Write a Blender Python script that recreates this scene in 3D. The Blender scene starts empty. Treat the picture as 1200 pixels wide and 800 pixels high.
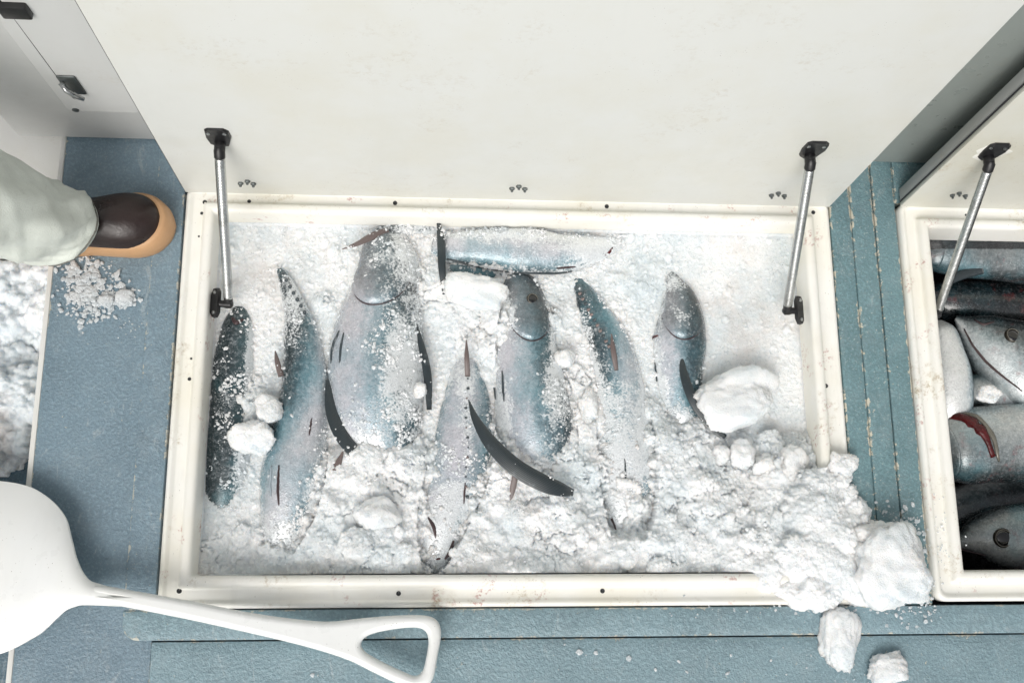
import bpy, bmesh, math, random
import numpy as np
from mathutils import Vector, Matrix, Euler
random.seed(7); rng = np.random.default_rng(7)
scn = bpy.context.scene
COL = scn.collection

# ------------------------------------------------------------------ camera
CAM_LOC = Vector((0, 0, 1.85)); CAM_ROT = Euler((0.2304, -0.0753, -0.0047), 'XYZ')
cd = bpy.data.cameras.new('camera'); cam = bpy.data.objects.new('camera', cd); COL.objects.link(cam)
cam.location = CAM_LOC; cam.rotation_euler = CAM_ROT
cd.sensor_width = 36; cd.lens = 36.0; cd.clip_start = 0.02; cd.clip_end = 500
scn.camera = cam
# ------------------------------------------------------------------ sky, sun, exposure (overcast day)
SUN_EL, SUN_AZ = math.radians(46), math.radians(197)          # azimuth from +Y, clockwise: light from behind left of the viewer
w = bpy.data.worlds.new('World'); scn.world = w; w.use_nodes = True
nt = w.node_tree; nt.nodes.clear()
sky = nt.nodes.new('ShaderNodeTexSky'); sky.sky_type = 'NISHITA'; sky.sun_disc = False
sky.sun_elevation = SUN_EL; sky.sun_rotation = SUN_AZ
sky.air_density = 1.0; sky.dust_density = 6.0; sky.ozone_density = 1.0
hs = nt.nodes.new('ShaderNodeHueSaturation'); hs.inputs['Saturation'].default_value = 0.22
bg = nt.nodes.new('ShaderNodeBackground'); bg.inputs['Strength'].default_value = 0.13
wo = nt.nodes.new('ShaderNodeOutputWorld')
nt.links.new(sky.outputs[0], hs.inputs['Color']); nt.links.new(hs.outputs[0], bg.inputs[0]); nt.links.new(bg.outputs[0], wo.inputs[0])
sd = bpy.data.lights.new('sun', 'SUN'); sun = bpy.data.objects.new('sun', sd); COL.objects.link(sun)
sd.energy = 1.25; sd.angle = math.radians(38); sd.color = (1.0, 0.965, 0.91)
sdir = Vector((math.sin(SUN_AZ)*math.cos(SUN_EL), math.cos(SUN_AZ)*math.cos(SUN_EL), math.sin(SUN_EL)))
sun.rotation_euler = sdir.to_track_quat('Z', 'Y').to_euler(); sun.location = sdir*5
scn.view_settings.view_transform = 'Standard'; scn.view_settings.look = 'None'
scn.view_settings.gamma = 1.0; scn.view_settings.use_curve_mapping = False
scn.view_settings.exposure = -0.12

# ------------------------------------------------------------------ measuring helpers (photo measurements -> real positions)
RM = np.array(CAM_ROT.to_matrix()); CL = np.array(CAM_LOC)
def P(px, py, z=0.0):
    d = RM @ np.array([(px-600)/1200, (400-py)/1200, -1.0]); t = (z-CL[2])/d[2]
    return CL + d*t
def Pv(px, py, y0, lean):                                     # point on a plane leaning back from the line y=y0, z=0
    d = RM @ np.array([(px-600)/1200, (400-py)/1200, -1.0]); k = math.tan(lean)
    t = (y0 - CL[1] + k*CL[2])/(d[1]-k*d[2]); return CL + d*t
def proj(x, y, z):
    p = np.stack([x-CL[0], y-CL[1], z-CL[2]], -1) @ RM
    return 600+1200*p[..., 0]/-p[..., 2], 400-1200*p[..., 1]/-p[..., 2]

# ------------------------------------------------------------------ object helpers
def tag(o, label=None, cat=None, group=None, kind=None):
    if label: o['label'] = label
    if cat: o['category'] = cat
    if group: o['group'] = group
    if kind: o['kind'] = kind
    return o
def empty(name, loc=(0, 0, 0)):
    o = bpy.data.objects.new(name, None); COL.objects.link(o); o.location = loc; o.empty_display_size = .05; return o
def link(name, me, mat=None, parent=None):
    o = bpy.data.objects.new(name, me); COL.objects.link(o)
    if mat is not None and not me.materials: me.materials.append(mat)
    if parent is not None:
        o.parent = parent
        q = parent; off = Vector((0, 0, 0))
        while q is not None: off += q.location; q = q.parent
        o.location = -off                                     # all shapes are written in world metres
    return o
def mesh(name, v, f, smooth=True, attrs=None):
    me = bpy.data.meshes.new(name)
    me.from_pydata([tuple(map(float, p)) for p in v], [], [tuple(map(int, q)) for q in f])
    if smooth: me.polygons.foreach_set('use_smooth', [True]*len(me.polygons))
    if attrs:
        for k, a in attrs.items():
            at = me.attributes.new(k, 'FLOAT', 'POINT'); at.data.foreach_set('value', np.asarray(a, dtype=np.float32))
    me.update(); return me
def fast_mesh(name, v, f, smooth=True):                       # numpy arrays, faces all of one size
    v = np.asarray(v, np.float32); f = np.asarray(f, np.int32); n = f.shape[1]
    me = bpy.data.meshes.new(name); me.vertices.add(len(v)); me.vertices.foreach_set('co', v.ravel())
    me.loops.add(f.size); me.loops.foreach_set('vertex_index', f.ravel())
    me.polygons.add(len(f)); me.polygons.foreach_set('loop_start', np.arange(0, f.size, n, dtype=np.int32))
    me.polygons.foreach_set('loop_total', np.full(len(f), n, np.int32))
    me.polygons.foreach_set('use_smooth', np.full(len(f), smooth))
    me.update(calc_edges=True); me.validate(); return me
def bm_mesh(name, bm, smooth=False):
    me = bpy.data.meshes.new(name); bm.to_mesh(me); bm.free()
    if smooth: me.polygons.foreach_set('use_smooth', [True]*len(me.polygons))
    return me
def auto(o, ang=35):
    me = o.data; bm = bmesh.new(); bm.from_mesh(me)
    for e in bm.edges:
        if len(e.link_faces) == 2: e.smooth = e.calc_face_angle(0) < math.radians(ang)
    for f in bm.faces: f.smooth = True
    bm.to_mesh(me); bm.free(); return o
def box_bm(x0, x1, y0, y1, z0, z1, bev=.002, M=None, seg=2):
    bm = bmesh.new(); bmesh.ops.create_cube(bm, size=1)
    bmesh.ops.transform(bm, matrix=Matrix.Translation(((x0+x1)/2, (y0+y1)/2, (z0+z1)/2)) @ Matrix.Diagonal((x1-x0, y1-y0, z1-z0, 1)), verts=bm.verts)
    if bev: bmesh.ops.bevel(bm, geom=bm.edges[:], offset=bev, segments=seg, affect='EDGES', profile=.5)
    if M is not None: bmesh.ops.transform(bm, matrix=M, verts=bm.verts)
    return bm
def box(name, x0, x1, y0, y1, z0, z1, mat, parent=None, bev=.002, M=None):
    return auto(link(name, bm_mesh(name, box_bm(x0, x1, y0, y1, z0, z1, bev, M)), mat, parent))
def frame_from(a, b, roll=Vector((0, 0, 1))):
    z = (Vector(b)-Vector(a)).normalized(); x = roll.cross(z)
    if x.length < 1e-4: x = Vector((1, 0, 0)).cross(z)
    x.normalize(); y = z.cross(x); M = Matrix((x, y, z)).transposed().to_4x4(); M.translation = Vector(a); return M
def lathe_verts(prof, n, M):
    v = []
    for r, h in prof:
        for k in range(n):
            a = 2*math.pi*k/n; v.append(M @ Vector((r*math.cos(a), r*math.sin(a), h)))
    f = []
    for i in range(len(prof)-1):
        for k in range(n):
            f.append((i*n+k, i*n+(k+1) % n, (i+1)*n+(k+1) % n, (i+1)*n+k))
    f.append(tuple(range(n))[::-1]); f.append(tuple(range((len(prof)-1)*n, len(prof)*n))); return v, f
def lathe(name, prof, a, b, mat, parent=None, n=20, ang=35):
    v, f = lathe_verts(prof, n, frame_from(a, b)); return auto(link(name, mesh(name, v, f), mat, parent), ang)
def tube(name, pts, radii, mat, parent=None, n=8, flat=1.0, closed=False):
    pts = [Vector(p) for p in pts]; m = len(pts); v = []; f = []
    if not hasattr(radii, '__len__'): radii = [radii]*m
    for i, p in enumerate(pts):
        t = (pts[(i+1) % m]-pts[i-1]) if closed else (pts[min(i+1, m-1)]-pts[max(i-1, 0)])
        t.normalize(); s = Vector((0, 0, 1)).cross(t)
        if s.length < 1e-3: s = Vector((1, 0, 0))
        s.normalize(); u = t.cross(s)
        for k in range(n):
            a = 2*math.pi*k/n; v.append(p + s*radii[i]*math.cos(a) + u*radii[i]*flat*math.sin(a))
    for i in range(m if closed else m-1):
        j = (i+1) % m
        for k in range(n): f.append((i*n+k, i*n+(k+1) % n, j*n+(k+1) % n, j*n+k))
    if not closed: f.append(tuple(range(n))[::-1]); f.append(tuple(range((m-1)*n, m*n)))
    return link(name, mesh(name, v, f), mat, parent)
def catmull(pts, n):
    p = np.asarray(pts, float); p = np.vstack([2*p[0]-p[1], p, 2*p[-1]-p[-2]]); m = len(p)-3
    t = np.linspace(0, m-1e-9, n); i = t.astype(int); u = (t-i)[:, None]
    a, b, c, d = p[i], p[i+1], p[i+2], p[i+3]
    return .5*(2*b + (c-a)*u + (2*a-5*b+4*c-d)*u**2 + (3*b-a-3*c+d)*u**3)
# ---- numpy noise
def vnoise(x, y, seed=0):
    r = np.random.default_rng(seed); T = r.random((256, 256)); xi = np.floor(x).astype(int); yi = np.floor(y).astype(int)
    fx = x-xi; fy = y-yi; fx = fx*fx*fx*(fx*(fx*6-15)+10); fy = fy*fy*fy*(fy*(fy*6-15)+10)
    g = lambda a, b: T[a & 255, b & 255]
    return (g(xi, yi)*(1-fx)+g(xi+1, yi)*fx)*(1-fy)+(g(xi, yi+1)*(1-fx)+g(xi+1, yi+1)*fx)*fy
def fbm(x, y, sc, oc=4, seed=0, gain=.5):
    s = 0; a = 1; tot = 0; c, d = math.cos(.6), math.sin(.6)
    for k in range(oc):
        s = s+a*(vnoise(x*sc+17.3*k, y*sc-9.1*k, seed+k)-.5); tot += a; a *= gain; sc *= 2.03; x, y = x*c-y*d, x*d+y*c
    return s/tot*2

# ------------------------------------------------------------------ materials
def new_mat(name):
    m = bpy.data.materials.new(name); m.use_nodes = True; n = m.node_tree; n.nodes.clear()
    o = n.nodes.new('ShaderNodeOutputMaterial'); b = n.nodes.new('ShaderNodeBsdfPrincipled'); n.links.new(b.outputs[0], o.inputs[0])
    return m, n, b
class G:                                                      # small node-graph helper
    def __init__(s, n): s.n = n; s.tc = n.nodes.new('ShaderNodeTexCoord').outputs['Object']
    def node(s, t, **k):
        x = s.n.nodes.new(t)
        for a, v in k.items(): setattr(x, a, v)
        return x
    def sock(s, i, v):
        if isinstance(v, bpy.types.NodeSocket): s.n.links.new(v, i)
        elif hasattr(v, '__len__') and len(v) == 3 and i.type == 'RGBA': i.default_value = (*v, 1)
        else: i.default_value = v
    def noise(s, scale, detail=4, rough=.55, vec=None, dist=0, out=0):
        x = s.node('ShaderNodeTexNoise'); x.inputs['Scale'].default_value = scale; x.inputs['Detail'].default_value = detail
        x.inputs['Roughness'].default_value = rough; x.inputs['Distortion'].default_value = dist; s.sock(x.inputs['Vector'], vec or s.tc); return x.outputs[out]
    def vor(s, scale, feat='F1', vec=None, out='Distance'):
        x = s.node('ShaderNodeTexVoronoi', feature=feat); x.inputs['Scale'].default_value = scale; s.sock(x.inputs['Vector'], vec or s.tc); return x.outputs[out]
    def map(s, v, a, b, c=0., d=1.):
        x = s.node('ShaderNodeMapRange'); x.clamp = True; x.interpolation_type = 'SMOOTHSTEP' if False else 'LINEAR'
        for i, q in zip(x.inputs[:5], (v, a, b, c, d)): s.sock(i, q)
        return x.outputs[0]
    def math(s, op, a, b=0., c=0.):
        x = s.node('ShaderNodeMath', operation=op)
        for i, q in zip(x.inputs, (a, b, c)): s.sock(i, q)
        return x.outputs[0]
    def mix(s, f, a, b, mode='MIX'):
        x = s.node('ShaderNodeMix', data_type='RGBA', blend_type=mode); s.sock(x.inputs[0], f); s.sock(x.inputs[6], a); s.sock(x.inputs[7], b); return x.outputs[2]
    def ramp(s, f, stops):
        x = s.node('ShaderNodeValToRGB'); e = x.color_ramp.elements
        while len(e) < len(stops): e.new(.5)
        for q, (p, c) in zip(e, stops): q.position = p; q.color = (*c, 1)
        s.sock(x.inputs[0], f); return x.outputs[0]
    def attr(s, name): x = s.node('ShaderNodeAttribute', attribute_name=name); return x.outputs['Fac']
    def scale(s, v): x = s.node('ShaderNodeMapping'); x.inputs['Scale'].default_value = v; s.sock(x.inputs['Vector'], s.tc); return x.outputs[0]
    def bump(s, h, strength=.3, dist=.002, prev=None):
        x = s.node('ShaderNodeBump'); x.inputs['Strength'].default_value = strength; x.inputs['Distance'].default_value = dist; s.sock(x.inputs['Height'], h)
        if prev: s.sock(x.inputs['Normal'], prev)
        return x.outputs[0]
def setb(n, b, **k):
    for a, v in k.items():
        i = b.inputs[{'color': 'Base Color', 'rough': 'Roughness', 'metal': 'Metallic', 'normal': 'Normal', 'spec': 'Specular IOR Level', 'coat': 'Coat Weight',
                      'coat_rough': 'Coat Roughness', 'sss': 'Subsurface Weight', 'sss_r': 'Subsurface Radius', 'sss_s': 'Subsurface Scale', 'trans': 'Transmission Weight', 'sheen': 'Sheen Weight', 'ior': 'IOR'}[a]]
        G.sock(G.__new__(G), i, v) if not isinstance(v, bpy.types.NodeSocket) else n.links.new(v, i)

def mat_gelcoat(name, base, dirt=.5, blood=0., rough=.35, stain=(.42, .34, .22), yellow=.4, relief=1.):
    m, n, b = new_mat(name); g = G(n)
    big = g.noise(5, 5, .6); c = g.mix(g.map(big, .42, .7, 0, yellow), base, tuple(x*y for x, y in zip(base, (.93, .89, .78))))
    str_ = g.noise(14, 6, .7, g.scale((1, .25, .25))); c = g.mix(g.map(str_, .56, .78, 0, .2*dirt), c, tuple(x*.72 for x in base))
    blot = g.math('MULTIPLY', g.map(g.noise(9, 4, .6), .55, .68), g.map(g.noise(85, 5, .75), .5, .66))
    c = g.mix(g.math('MULTIPLY', blot, .5*dirt), c, stain)
    sp = g.math('MULTIPLY', g.map(g.vor(160), .12, .06), g.map(g.noise(23, 2), .55, .62)); c = g.mix(g.math('MULTIPLY', sp, min(1, dirt)), c, (.12, .09, .06))
    if blood:
        bl = g.math('MULTIPLY', g.map(g.noise(16, 2), .60, .68), g.map(g.noise(120, 4, .7), .52, .62)); c = g.mix(g.math('MULTIPLY', bl, blood), c, (.35, .07, .05))
    r = g.map(g.noise(30, 4), .3, .7, rough-.08, rough+.15)
    nr = g.bump(g.noise(45, 3, .5), .05*relief, .003); nr = g.bump(g.noise(7, 2), .15*relief, .006, nr)
    setb(n, b, color=c, rough=r, normal=nr); return m
M_LID = mat_gelcoat('lid_gelcoat', (.71, .72, .69), .5, 0, .45, yellow=.45, relief=.12)
M_LIDR = mat_gelcoat('lid_gelcoat_dirty', (.63, .63, .575), 1.1, 0, .42, yellow=.7, relief=.15)
M_FRAME = mat_gelcoat('frame_gelcoat', (.84, .835, .79), 1.9, .6, .38, yellow=.6)
M_WALL = mat_gelcoat('bulkhead_paint', (.64, .65, .64), .25, 0, .45, yellow=.1, relief=.06)
M_LINER = mat_gelcoat('liner_gelcoat', (.66, .68, .64), 1.0, .5, .4)
M_LEDGE = mat_gelcoat('ledge_paint', (.8, .8, .77), .3, 0, .35)

def mat_deck(name, base, chips=1., wet=.0, worn=.45):
    m, n, b = new_mat(name); g = G(n)
    e = g.attr('edge')                                        # 0 at the plank's rim, 1 two centimetres in
    c = g.mix(g.map(g.noise(6, 4, .6), .35, .7), base, tuple(x*.80 for x in base))
    c = g.mix(g.map(g.noise(17, 6, .7), .5, .72, 0, .5), c, g.mix(.5, c, (.34, .40, .42))); c = g.mix(g.map(g.noise(190, 3, .6), .48, .7, 0, .6), c, tuple(min(1, x*1.45+.01) for x in base))
    c = g.mix(g.map(g.noise(38, 5, .7), .57, .75, 0, .5), c, tuple(x*.5 for x in base)); c = g.mix(g.map(g.noise(30, 6, .75, g.scale((1, .3, 1)), 1.2), .60, .66, 0, .3), c, (.5, .54, .55))
    c = g.mix(g.math('MULTIPLY', g.map(g.noise(230, 3, .65), .60, .68), g.map(g.noise(16, 3), .35, .65, .2*worn, worn)), c, (.46, .50, .49))
    # flakes: bare cream primer along the rim and in scattered spots
    nz = g.noise(75, 6, .72, dist=.6)
    thr = g.math('ADD', g.math('MULTIPLY', g.math('POWER', e, .45), .27), .47)
    patch = g.map(g.noise(9, 3), .38, .6, .12+.1*(1-min(chips, 1)), .1*(1-min(chips, 1)))
    chip = g.map(g.math('SUBTRACT', nz, g.math('ADD', thr, patch)), 0, .025)
    spot = g.math('MULTIPLY', g.map(g.noise(130, 3, .6, dist=1.), .69, .715), g.map(g.noise(5, 2), .45, .6))
    chip = g.math('MINIMUM', g.math('MULTIPLY', g.math('MAXIMUM', chip, spot), chips), 1.)
    c = g.mix(chip, c, (.62, .59, .49))
    skin = g.noise(190, 3, .6); h = g.math('SUBTRACT', g.math('ADD', skin, g.math('MULTIPLY', g.noise(420, 2), .35)), g.math('MULTIPLY', chip, .5))
    nr = g.bump(g.math('ADD', h, g.math('MULTIPLY', g.noise(24, 4, .6), .8)), .7, .003)
    setb(n, b, color=c, rough=g.map(g.noise(11, 4, .6), .3, .7, .26-.1*wet, .5-.15*wet), normal=nr, spec=.5); return m
M_DECK = mat_deck('blue_nonskid_paint', (.185, .265, .32), .72)
M_DECKR = mat_deck('teal_nonskid_paint', (.15, .255, .28), 1.25, 0, 1.)
M_DECKF = mat_deck('blue_smooth_paint', (.22, .32, .36), .75, .3, .2)
M_FLOOR = mat_deck('lower_floor_paint', (.09, .15, .19), .2, .6)

def mat_simple(name, col, rough=.5, metal=0., bump=0., bscale=80, var=.25, **k):
    m, n, b = new_mat(name); g = G(n)
    c = g.mix(g.map(g.noise(bscale*.4, 4, .6), .3, .7), col, tuple(x*(1-var) for x in col))
    if bump: setb(n, b, normal=g.bump(g.noise(bscale, 4, .6), bump, .003))
    setb(n, b, color=c, rough=g.map(g.noise(bscale*.7, 3), .3, .7, max(.02, rough-.08), rough+.1), metal=metal, **k); return m
M_BLACK = mat_simple('black_plastic', (.012, .012, .013), .38, bump=.15)
M_DARK = mat_simple('dark_gasket', (.05, .05, .055), .6)
M_STEEL = mat_simple('steel', (.55, .56, .56), .28, 1., bump=.1)
M_DSTEEL = mat_simple('dull_steel', (.22, .24, .24), .42, 1., bump=.2)
M_HOLE = mat_simple('dark_screw', (.02, .022, .025), .4)
M_SHOVEL = mat_gelcoat('shovel_plastic', (.82, .835, .825), .9, 0, .3, stain=(.5, .46, .38), yellow=.2)
M_HOLDSHADE = mat_simple('bilge_gap_shade', (.012, .007, .008), .25, var=.5)  # bloody bilge and liner; shade of the deep gaps put into the colour
def mat_tube():
    m, n, b = new_mat('coiled_steel'); g = G(n)
    x = g.node('ShaderNodeAttribute', attribute_name='run').outputs['Fac']
    s = g.math('SINE', g.math('MULTIPLY', x, 2*math.pi/.0028))
    setb(n, b, color=g.mix(g.map(g.noise(40, 4, .7), .5, .75), (.60, .61, .60), (.36, .36, .34)), metal=1., rough=.27, normal=g.bump(s, .22, .0008)); return m
M_TUBE = mat_tube()

def mat_ice(name, col=(.83, .855, .87), rough=.42, sss=.35, grain=1., dirt=.0, sss_s=.012, pores=.5):
    m, n, b = new_mat(name); g = G(n)
    c = g.mix(g.map(g.noise(8, 5, .65), .42, .66, 0, .85), col, (col[0]*.74, col[1]*.81, col[2]*.84)); c = g.mix(g.math('MULTIPLY', g.map(g.noise(150, 5, .78), .53, .66), g.map(g.noise(7, 4, .6), .35, .65, pores*.25, pores)), c, (.43, .51, .54))
    if dirt: c = g.mix(g.math('MULTIPLY', g.map(g.noise(6, 4, .65), .56, .72), dirt), c, (.52, .42, .36))
    h = g.math('ADD', g.noise(260, 3, .6), g.math('MULTIPLY', g.vor(330), -.8)); nr = g.bump(h, .5*grain, .003)
    setb(n, b, color=c, rough=g.map(g.noise(200, 2), .35, .65, rough-.18, rough+.15), normal=nr, sss=sss, sss_r=(.9, 1., 1.1), sss_s=sss_s, ior=1.31); return m
M_ICE = mat_ice('crushed_ice', (.845, .855, .86), rough=.34, sss=.85, grain=.8, dirt=.35, sss_s=.014, pores=.6)
M_ICE2 = mat_ice('ice_lump', (.86, .872, .878), .5, .9, .8, sss_s=.018, pores=.35)
M_GRAIN = mat_ice('ice_grain', (.97, .975, .98), .25, .0, .3)
M_ICEF = mat_ice('floor_ice', (.87, .885, .90), .4, .9, .7, dirt=.4, sss_s=.016, pores=.3)
M_SLUSH = mat_ice('wet_slush', (.95, .97, .98), .14, .0, .3); M_SLUSH.node_tree.nodes['Principled BSDF'].inputs['Transmission Weight'].default_value = .42
M_GRAIN.node_tree.nodes['Principled BSDF'].inputs['Transmission Weight'].default_value = .2

def mat_fish(name, stops, mott=1., frost=.35, red=0., rough=.3, coat=.35):
    m, n, b = new_mat(name); g = G(n)
    pig = g.attr('pig'); ln = g.attr('run')
    sv = g.scale((1, .4, 1))
    p = g.math('ADD', pig, g.map(g.noise(24, 6, .7, sv), .25, .75, -.10, .10)); p = g.math('ADD', p, g.map(g.noise(130, 5, .75), .3, .7, -.07, .07)); p = g.map(p, 0, 1, -.02, 1.12)
    c = g.ramp(p, stops)
    c = g.mix(g.map(g.noise(60, 8, .8, sv), .48, .64, 0, .6*mott), c, g.mix(.35, c, (.03, .075, .09)))
    c = g.mix(g.map(g.noise(150, 5, .75), .50, .68, 0, .55*mott), c, g.mix(.55, c, (.66, .71, .75)))
    c = g.mix(g.math('MULTIPLY', g.map(g.noise(9, 4, .6), .47, .66), .6*mott), c, g.mix(.6, c, (.09, .31, .38)))   # turquoise sheen patches
    cell = g.node('ShaderNodeSeparateColor'); n.links.new(g.vor(300, out='Color'), cell.inputs[0])
    c = g.mix(g.map(cell.outputs[0], 0, 1, 0, .38), c, g.mix(.5, c, (.02, .04, .05)))
    hm = g.attr('headm'); c = g.mix(g.math('MULTIPLY', hm, g.map(g.noise(48, 6, .75), .32, .66, .95, .5)), c, g.mix(.9, c, (.045, .052, .058)))
    scr = g.map(g.noise(300, 2, .5, g.scale((.25, 1.3, 1)), 1.5), .66, .70); c = g.mix(g.math('MULTIPLY', scr, .3), c, (.05, .06, .07))
    fz = g.math('ADD', g.math('MULTIPLY', g.noise(240, 4, .7), .6), g.math('MULTIPLY', g.noise(38, 5, .7), .5))
    fz = g.math('ADD', fz, g.attr('frost')); fr = g.map(fz, .66, .76)
    c = g.mix(g.math('MULTIPLY', fr, min(1, frost*2.6)), c, (.78, .81, .825))
    if red: c = g.mix(g.math('MULTIPLY', g.map(g.noise(30, 4, .7), .58, .68), red), c, (.22, .03, .03))
    h = g.math('ADD', g.math('MULTIPLY', g.vor(430), .5), g.math('ADD', g.math('MULTIPLY', g.noise(45, 5, .6), .9), g.math('MULTIPLY', fr, 1.6)))
    setb(n, b, color=c, rough=g.map(g.noise(90, 4), .3, .7, rough-.1, rough+.18), metal=.22, spec=.6, normal=g.bump(h, .35, .0028), coat=coat, coat_rough=.12); return m
PALE = [(0, (.66, .65, .70)), (.13, (.57, .58, .63)), (.24, (.38, .46, .51)), (.34, (.18, .28, .325)), (.44, (.06, .105, .125)), (.64, (.016, .028, .033))]
BLUE = [(0, (.66, .66, .70)), (.16, (.56, .59, .63)), (.29, (.34, .43, .48)), (.41, (.14, .235, .275)), (.54, (.05, .095, .115)), (.8, (.018, .032, .038))]
DARK = [(0, (.34, .38, .39)), (.3, (.20, .30, .33)), (.5, (.085, .17, .19)), (.75, (.035, .072, .082)), (1, (.018, .032, .037))]
GREY = [(0, (.74, .76, .76)), (.13, (.52, .56, .57)), (.25, (.20, .235, .245)), (.36, (.05, .065, .07)), (.6, (.012, .016, .018)), (1, (.005, .007, .008))]
M_PALE = mat_fish('tuna_skin_pale', PALE, rough=.24, coat=.7); M_BLUE = mat_fish('tuna_skin_blue', BLUE, 1.1, rough=.24, coat=.7)
M_DARKF = mat_fish('tuna_skin_dark', DARK, 1.2, .3); M_GREY = mat_fish('tuna_skin_wet', GREY, .5, .05, .3, .2, .9)
def mat_fin(name, col, shine=.3):
    m, n, b = new_mat(name); g = G(n); a = g.attr('across')
    s = g.math('SINE', g.math('ADD', g.math('MULTIPLY', a, 34.), g.math('MULTIPLY', g.noise(30, 2), 3.)))
    c = g.mix(g.map(s, 0, 1., 0, .7), col, tuple(x*2.4+.016 for x in col))
    c = g.mix(g.map(g.noise(40, 5, .7), .60, .72, 0, .25), c, (.30, .34, .36))
    setb(n, b, color=c, rough=shine, normal=g.bump(s, .3, .0012), coat=.4, coat_rough=.2); return m
M_FIN = mat_fin('dark_fin', (.014, .022, .026)); M_FINB = mat_fin('brown_fin', (.10, .075, .07), .4); M_FINL = mat_fin('silver_fin', (.16, .19, .21), .35)
M_SLIT = mat_simple('gill_slit', (.075, .045, .048), .35, var=.5); M_RED = mat_simple('bloody_gill', (.12, .012, .014), .22, var=.7, bump=.6, bscale=160)
M_PUPIL = mat_simple('eye_pupil', (.006, .006, .007), .06, coat=.8); M_IRIS = mat_simple('eye_iris', (.045, .038, .028), .2, .3, var=.6, bscale=200)
M_EYEW = mat_simple('eye_white', (.20, .19, .16), .25, .2)

# ------------------------------------------------------------------ deck, walkway, bulkhead
X0, Y0, HW, HD = -.4685, -.0427, 1.2335, .7681                # hatch frame, outer rectangle
X1, Y1 = X0+HW, Y0+HD
XR0 = .5*(P(1050, 232)[0]+P(1095, 705)[0]); XR1 = XR0+1.2335
YB = .5*(P(182, 165)[1]+P(1040, 189)[1])                       # foot of the bulkhead behind the lids
XL = .5*(P(85, 170)[0]+P(5, 795)[0])                           # left rim of the walking strip
XS = .5*(P(180, 195)[0]+P(150, 735)[0]); YS = .5*(P(155, 752)[1]+P(950, 742)[1])
XA = .5*(P(995, 220)[0]+P(1009, 400)[0]); XB = .5*(P(1020, 207)[0]+P(1052, 560)[0])
XW = .5*(P(1090, 690)[0]+P(1050, 240)[0])
print('LAYOUT', [round(float(q), 4) for q in (XR0, YB, XL, XS, YS, XA, XB, XW)], P(22, 165), P(0, 145))

def rrect(x0, x1, y0, y1, r, n=6):
    if not hasattr(r, '__len__'): r = (r,)*4                   # bl, br, tr, tl
    pts = []
    for (cx, cy, a0, rr) in ((x0+r[0], y0+r[0], 180, r[0]), (x1-r[1], y0+r[1], 270, r[1]), (x1-r[2], y1-r[2], 0, r[2]), (x0+r[3], y1-r[3], 90, r[3])):
        for k in range(n+1):
            a = math.radians(a0+90*k/n); pts.append((cx+rr*math.cos(a), cy+rr*math.sin(a)))
    return pts
def plank(x0, x1, y0, y1, z0, z1, mat, r=.003, parent=None, bev=.003):
    rs = r if hasattr(r, '__len__') else (r,)*4
    loops = []; w = min(x1-x0, y1-y0)
    for ins, z, e in ((0, z0, 0), (0, z1-bev, 0), (bev*.3, z1-bev*.3, 0), (bev, z1, .0), (min(.022, w*.4), z1, 1.)):
        loops.append((rrect(x0+ins, x1-ins, y0+ins, y1-ins, [max(q-ins, .0008) for q in rs]), z, e))
    v = []; f = []; a = []; n = len(loops[0][0])
    for pts, z, e in loops:
        v += [(p[0], p[1], z) for p in pts]; a += [e]*n
    for i in range(len(loops)-1):
        for k in range(n): f.append((i*n+k, i*n+(k+1) % n, (i+1)*n+(k+1) % n, (i+1)*n+k))
    f.append(tuple(range((len(loops)-1)*n, len(loops)*n)))
    return auto(link('deck_plank', mesh('deck_plank', v, f, True, {'edge': a}), mat, parent), 30)

deck = box('deck', -3.2, 3.2, -2.6, 2.6, -.62, -.60, M_DARK, None, 0); tag(deck, kind='structure')
g_ = .0004
plank(XL, X0-.006, -1.6, YB+.02, -.16, .000, M_DECK, parent=deck, bev=.0008)                    # left walking strip
plank(XS, X0-.004, Y0-.0022, YB+.02, -.1, .0032, M_DECK, (.002, .002, .002, .002), deck, .0026)    # raised border, left
plank(XS, XR0+1.3, YS, Y0-.0025, -.1, .0032, M_DECKF, (.028, .002, .002, .002), deck, .0026)   # raised border, front
plank(X0-.0059, XR0+1.3, -1.6, YS-.0025, -.16, -.0003, M_DECKF, parent=deck, bev=.0008)     # front deck
plank(X1+.0035, XA-g_, Y0-.0015, YB+.02, -.1, .001, M_DECKR, parent=deck)
plank(XA, XB-.0015, Y0-.0015, YB+.02, -.1, .002, M_DECKR, parent=deck, bev=.0035)
plank(XR0-.0025, XR1, Y1+.003, YB+.02, -.1, .001, M_DECKR, parent=deck)
plank(XB+.001, XR0-.003, Y0-.0015, YB+.02, -.1, .000, M_DECKR, parent=deck, bev=.003)
lf = plank(-3.0, XL-.0, -1.6, 2.4, -.2, -.125, M_FLOOR); lf.name = 'lower_floor'; tag(lf, kind='structure')
YLG = P(30, 280)[1]
lg = box('walkway_ledge', -2.2, XL-.004, YLG-.02, 2.4, -.2, -.035, M_LEDGE, None, .012); tag(lg, kind='structure')
rim = box('strip_edging', XL-.0095, XL+.0, -1.6, YB+.02, -.12, .0015, M_LEDGE, deck, .002)

XBL = P(22, 165)[0]
bulk = box('bulkhead', XBL, 2.7, YB+.0, YB+.06, .004, 1.5, M_WALL, None, .006)
tag(bulk, 'white bulkhead wall behind the raised hatch lids, with a latched door at its left', 'wall')
M_GAPSHADE = mat_gelcoat('gap_shade_grey_green', (.27, .30, .285), .3, 0, .32, yellow=.1, relief=.06)  # grey-green tone carries the shade of the gap between the lids
box('gap_shade_panel', .1, 2.69, YB-.006, YB-.0005, .006, 1.49, M_GAPSHADE, bulk, .002)  # sheet added over the bulkhead to darken the gap between the lids
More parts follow.
